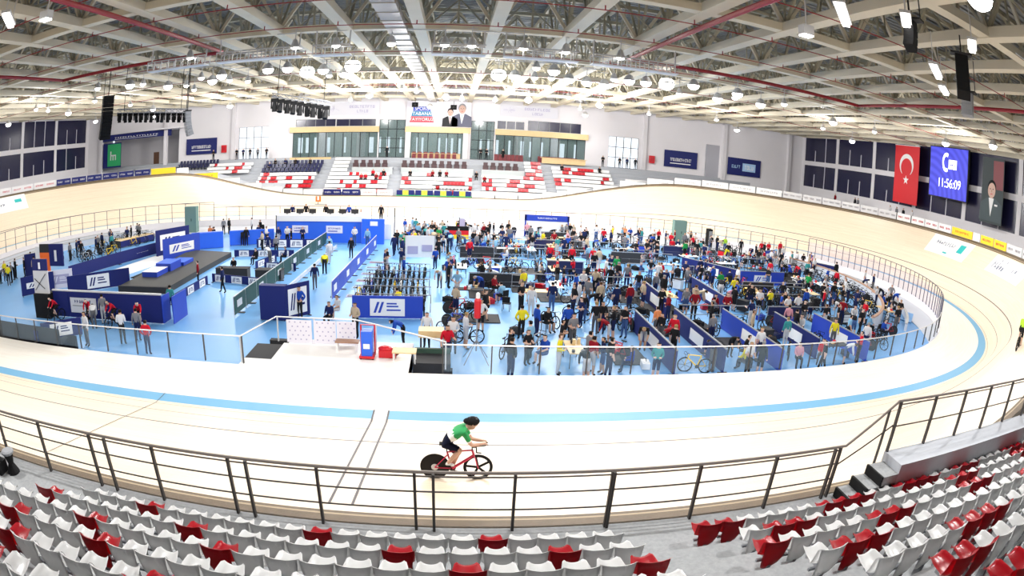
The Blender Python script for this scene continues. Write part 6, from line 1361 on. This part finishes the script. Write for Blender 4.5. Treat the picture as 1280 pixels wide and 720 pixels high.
# ------------------------------------------------------------------ the main rider on the near straight
RY, RZ_ = -31.3, (31.3 - 26.32) * math.tan(math.radians(BS))
FR_ = mat('frame_crimson', (0.55, 0.02, 0.07), 0.3)
e = empty('track_bicycle', (4.0, RY, RZ_), 'crimson track bicycle with black disc rear wheel ridden by the cyclist in green', 'bicycle')
e.scale = (0.96, 0.96, 0.96)
R = 0.335; WB = 0.505
def wheel_tyre(cx): b = MB(); b.tube([(cx + R * math.cos(2 * PI * i / 36), 0, R + R * math.sin(2 * PI * i / 36)) for i in range(36)], 0.013, BLACK, 8, True); return b
b = wheel_tyre(-WB); b.lathe([(R - 0.01, -0.009), (R - 0.05, -0.011), (0.05, -0.035), (0.0, -0.04)], (-WB, 0, R), mat('disc_black', (0.008, 0.007, 0.007), 0.5, spec=0.2), 36, 'y'); b.lathe([(0.0, 0.04), (0.05, 0.035), (R - 0.05, 0.011), (R - 0.01, 0.009)], (-WB, 0, R), MATS['disc_black'], 36, 'y'); o = b.obj('rear_wheel', e); o['label'] = 'solid black disc wheel'
g = MB(); g.lathe([(0.075, -0.045), (0.085, -0.04), (0.085, 0.04), (0.075, 0.045)], (-WB, 0, R), LSTEEL, 14, 'y'); g.obj('hub', o)
b = wheel_tyre(WB); b.tube([(WB + (R - 0.035) * math.cos(2 * PI * i / 36), 0, R + (R - 0.035) * math.sin(2 * PI * i / 36)) for i in range(36)], 0.028, BLACK, 6, True); o = b.obj('front_wheel', e); o['label'] = 'black five-spoke front wheel'
for k in range(5):
    a = 2 * PI * k / 5 + 0.5; u = Vector((math.cos(a), 0, math.sin(a))); v = Vector((-math.sin(a), 0, math.cos(a))); c = Vector((WB, 0, R)); g = MB()
    g.poly([c + v * 0.028 + Vector((0, -0.012, 0)), c - v * 0.028 + Vector((0, -0.012, 0)), c + u * (R - 0.04) - v * 0.02 + Vector((0, -0.008, 0)), c + u * (R - 0.04) + v * 0.035 + Vector((0, -0.008, 0))], (0, 0.02, 0), BLACK); g.obj('spoke', o)
g = MB(); g.lathe([(0.03, -0.05), (0.035, -0.03), (0.035, 0.03), (0.03, 0.05)], (WB, 0, R), DARK, 12, 'y'); g.obj('hub', o)
b = MB(); BBp = Vector((-0.10, 0, 0.29)); ST = Vector((-0.22, 0, 0.74)); HT = Vector((0.36, 0, 0.80)); HB = Vector((0.40, 0, 0.66))
for a, c, r, n in ((BBp, ST, 0.022, 8), (BBp, HB, 0.034, 8), (ST, HT, 0.02, 8), (HT, HB, 0.028, 8)): b.tube([a, (Vector(a) + Vector(c)) / 2, c], r, FR_, n)
for s in (-1, 1): b.tube([(-WB, s * 0.055, R), BBp], 0.014, FR_, 6); b.tube([(-WB, s * 0.055, R), (-0.21, s * 0.01, 0.66)], 0.012, FR_, 6)
b.obj('frame', e)
b = MB()
for s in (-1, 1): b.tube([HB, (0.43, s * 0.045, 0.60), (WB, s * 0.055, R)], 0.015, FR_, 6)
b.obj('fork', e)
b = MB(); b.tube([ST, (-0.25, 0, 0.93)], 0.015, DARK, 6); b.obj('seat_post', e)
b = MB(); b.poly([(-0.40, -0.07, 0.945), (-0.28, -0.06, 0.95), (-0.13, -0.018, 0.94), (-0.13, 0.018, 0.94), (-0.28, 0.06, 0.95), (-0.40, 0.07, 0.945)], (0, 0, 0.03), BLACK); b.obj('saddle', e)
b = MB(); b.tube([HT, (0.355, 0, 0.87), (0.45, 0, 0.89)], 0.02, DARK, 6); b.tube([(0.45, -0.19, 0.84), (0.45, -0.1, 0.89), (0.45, 0.1, 0.89), (0.45, 0.19, 0.84)], 0.015, BLACK, 6)
for s in (-1, 1): b.tube([(0.45, s * 0.19, 0.84), (0.56, s * 0.19, 0.83)], 0.014, BLACK, 6); b.tube([(0.38, s * 0.07, 0.93), (0.62, s * 0.06, 0.95), (0.72, s * 0.055, 0.98)], 0.012, BLACK, 6)
b.obj('handlebar', e)
b = MB(); b.lathe([(0.095, 0.045), (0.095, 0.052)], tuple(BBp), DARK, 20, 'y'); b.tube([BBp + Vector((0, 0.06, 0)), BBp + Vector((0.08, 0.07, -0.15))], 0.013, BLACK, 6); b.tube([BBp + Vector((0, -0.06, 0)), BBp + Vector((-0.08, -0.07, 0.15))], 0.013, BLACK, 6)
b.box(BBp.x + 0.03, BBp.x + 0.13, 0.06, 0.15, BBp.z - 0.165, BBp.z - 0.145, DARK); b.box(BBp.x - 0.13, BBp.x - 0.03, -0.15, -0.06, BBp.z + 0.14, BBp.z + 0.16, DARK); b.obj('crankset', e)
b = MB(); b.tube([(-WB, 0.05, R + 0.045), BBp + Vector((0, 0.05, 0.095)), BBp + Vector((0.09, 0.05, 0)), BBp + Vector((0, 0.05, -0.095)), (-WB, 0.05, R - 0.045)], 0.005, DARK, 4); b.obj('chain', e)
# rider: one continuous skinned body with limbs and fingers
def skin_body(name, nodes, edges, root, mats, assign, sub=2):
    bm = bmesh.new(); lay = bm.verts.layers.skin.verify(); V = {}
    for k, (x, y, z, r) in nodes.items():
        v = bm.verts.new((x, y, z)); rr_ = r if isinstance(r, tuple) else (r, r); q_ = 1.16 if rr_[0] > 0.012 else 1.0; v[lay].radius = (rr_[0] * q_, rr_[1] * q_); V[k] = v
    for a, c in edges: bm.edges.new((V[a], V[c]))
    V[root][lay].use_root = True
    me = bpy.data.meshes.new(name); bm.to_mesh(me); bm.free(); o = bpy.data.objects.new(name, me); COL.objects.link(o)
    o.modifiers.new('s', 'SKIN').use_smooth_shade = True; m2 = o.modifiers.new('d', 'SUBSURF'); m2.levels = sub; m2.render_levels = sub
    out = bpy.data.meshes.new_from_object(o.evaluated_get(bpy.context.evaluated_depsgraph_get())); bpy.data.objects.remove(o)
    for m_ in mats: out.materials.append(m_)
    P = {k: Vector(v[:3]) for k, v in nodes.items()}
    for f in out.polygons:
        c = sum((out.vertices[i].co for i in f.vertices), Vector()) / len(f.vertices); best = (9, None, 0)
        for a, b_ in edges:
            A, B_ = P[a], P[b_]; t = max(0, min(1, (c - A).dot(B_ - A) / max(1e-6, (B_ - A).length_squared))); d = (c - (A + (B_ - A) * t)).length
            if d < best[0]: best = (d, (a, b_), t)
        f.material_index = assign(best[1], best[2], c); f.use_smooth = True
    return out
N_ = {'pel': (-0.27, 0, 1.06, (.155, .13)), 'spi': (-0.12, 0, 1.20, (.145, .12)), 'che': (0.10, 0, 1.34, (.175, .125)), 'nec': (0.24, 0, 1.43, .062), 'hd0': (0.31, 0, 1.46, .07), 'hd1': (0.37, 0, 1.53, .098), 'hd2': (0.37, 0, 1.60, .075), 'chin': (0.43, 0, 1.44, .045), 'nose': (0.475, 0, 1.505, .016)}
Eg = [('pel', 'spi'), ('spi', 'che'), ('che', 'nec'), ('nec', 'hd0'), ('hd0', 'hd1'), ('hd1', 'hd2'), ('hd0', 'chin'), ('hd1', 'nose')]
for s, g in (('L', 1), ('R', -1)):
    N_['sh' + s] = (0.17, g * .18, 1.36, .068); N_['el' + s] = (0.33, g * .17, 1.03, .047); N_['wr' + s] = (0.56, g * .09, 1.02, .031); N_['pa' + s] = (0.62, g * .075, 1.035, (.034, .022))
    Eg += [('che', 'sh' + s), ('sh' + s, 'el' + s), ('el' + s, 'wr' + s), ('wr' + s, 'pa' + s)]
    for i in range(4):
        yy = g * (.052 + i * .016); N_['f%d%s' % (i, s)] = (0.675, yy, 1.03, .0095); N_['g%d%s' % (i, s)] = (0.70, yy, 1.002, .009); N_['h%d%s' % (i, s)] = (0.675, yy, 0.985, .008)
        Eg += [('pa' + s, 'f%d%s' % (i, s)), ('f%d%s' % (i, s), 'g%d%s' % (i, s)), ('g%d%s' % (i, s), 'h%d%s' % (i, s))]
    N_['t0' + s] = (0.62, g * .045, 1.045, .011); N_['t1' + s] = (0.66, g * .035, 1.03, .0095); Eg += [('wr' + s, 't0' + s), ('t0' + s, 't1' + s)]
    up = g < 0
    N_['hi' + s] = (-0.26, g * .10, 1.00, .105)
    N_['kn' + s] = (0.10, g * .10, .86, .066) if up else (0.02, g * .10, .64, .066)
    N_['ca' + s] = (-0.04, g * .10, .70, .062) if up else (-0.05, g * .10, .48, .062)
    N_['an' + s] = (-0.20, g * .10, .50, .038) if up else (-0.11, g * .11, .24, .038)
    N_['he' + s] = (-0.25, g * .10, .46, .035) if up else (-0.15, g * .11, .18, .035)
    N_['to' + s] = (-0.04, g * .11, .45, .034) if up else (0.03, g * .11, .14, .034)
    Eg += [('pel', 'hi' + s), ('hi' + s, 'kn' + s), ('kn' + s, 'ca' + s), ('ca' + s, 'an' + s), ('an' + s, 'he' + s), ('he' + s, 'to' + s)]
JG = mat('jersey_green', (0.008, 0.30, 0.075), 0.6); SHN = mat('shorts_navy', (0.004, 0.006, 0.022), 0.8, spec=0.15)
def asg(ed, t, c):
    a, b_ = ed
    if b_.startswith('sh') or b_ in ('che', 'nec') or a == 'che': return 2 if (a == 'spi' and t < 0.35) else 1
    if a == 'pel' and b_ == 'spi': return 3 if t < 0.75 else 2
    if a.startswith('sh'): return 1 if t < 0.62 else (2 if t < 0.7 else 0)
    if b_.startswith('hi'): return 3
    if a.startswith('hi'): return 3 if t < 0.8 else 0
    if a.startswith('an') or a.startswith('he'): return 4
    return 0
me = skin_body('person', N_, Eg, 'pel', (SK[0], JG, WHITE, SHN, WHITE), asg)
rider = bpy.data.objects.new('person', me); COL.objects.link(rider); rider.location = (4.0, RY, RZ_); rider.scale = (0.95, 0.95, 0.95)
tag(rider, 'cyclist in green jersey and navy shorts crouched over the crimson track bicycle', 'person')
b = MB(); b.ball((0.355, 0, 1.58), 0.165, 0.115, 0.115, BLACK, 18, 12); b.ball((0.25, 0, 1.58), 0.11, 0.08, 0.075, BLACK, 14, 8)
o = b.obj('helmet', rider, smooth=True); o['label'] = 'black aero helmet'
g = MB()
for k in (-1, 0, 1): g.box(0.28, 0.46, k * 0.05 - 0.006, k * 0.05 + 0.006, 1.672 - abs(k) * 0.02, 1.69 - abs(k) * 0.02, GREYC)
g.obj('vent', o)
b = MB(); b.ball((0.445, 0, 1.535), 0.03, 0.075, 0.028, DARK, 10, 6); b.obj('visor', rider, smooth=True)
b = MB()
for s in (-1, 1): b.ball((0.36, s * 0.098, 1.505), 0.02, 0.012, 0.03, SK[0], 8, 5)
b.obj('ears', rider, smooth=True)
b = MB(); b.ball((0.465, 0, 1.465), 0.01, 0.025, 0.006, mat('lip', (0.45, 0.15, 0.13), 0.5), 8, 4); b.obj('mouth', rider)
# distant rider high on the right banking
s_ = 28.3; p = TP(s_, 4.4); q = TP(s_ + 0.5, 4.4); rz = math.atan2(q.y - p.y, q.x - p.x)
bicycle(p.x, p.y, rz, 'black', 'black bicycle ridden high on the banking at the right frame edge', 'ridden track bicycles', z=p.z)
person(p.x, p.y, 'ride', 'lime', 'black', rz - PI / 2, z=p.z, short=True, label='rider in lime yellow top climbing the banking at the right frame edge')
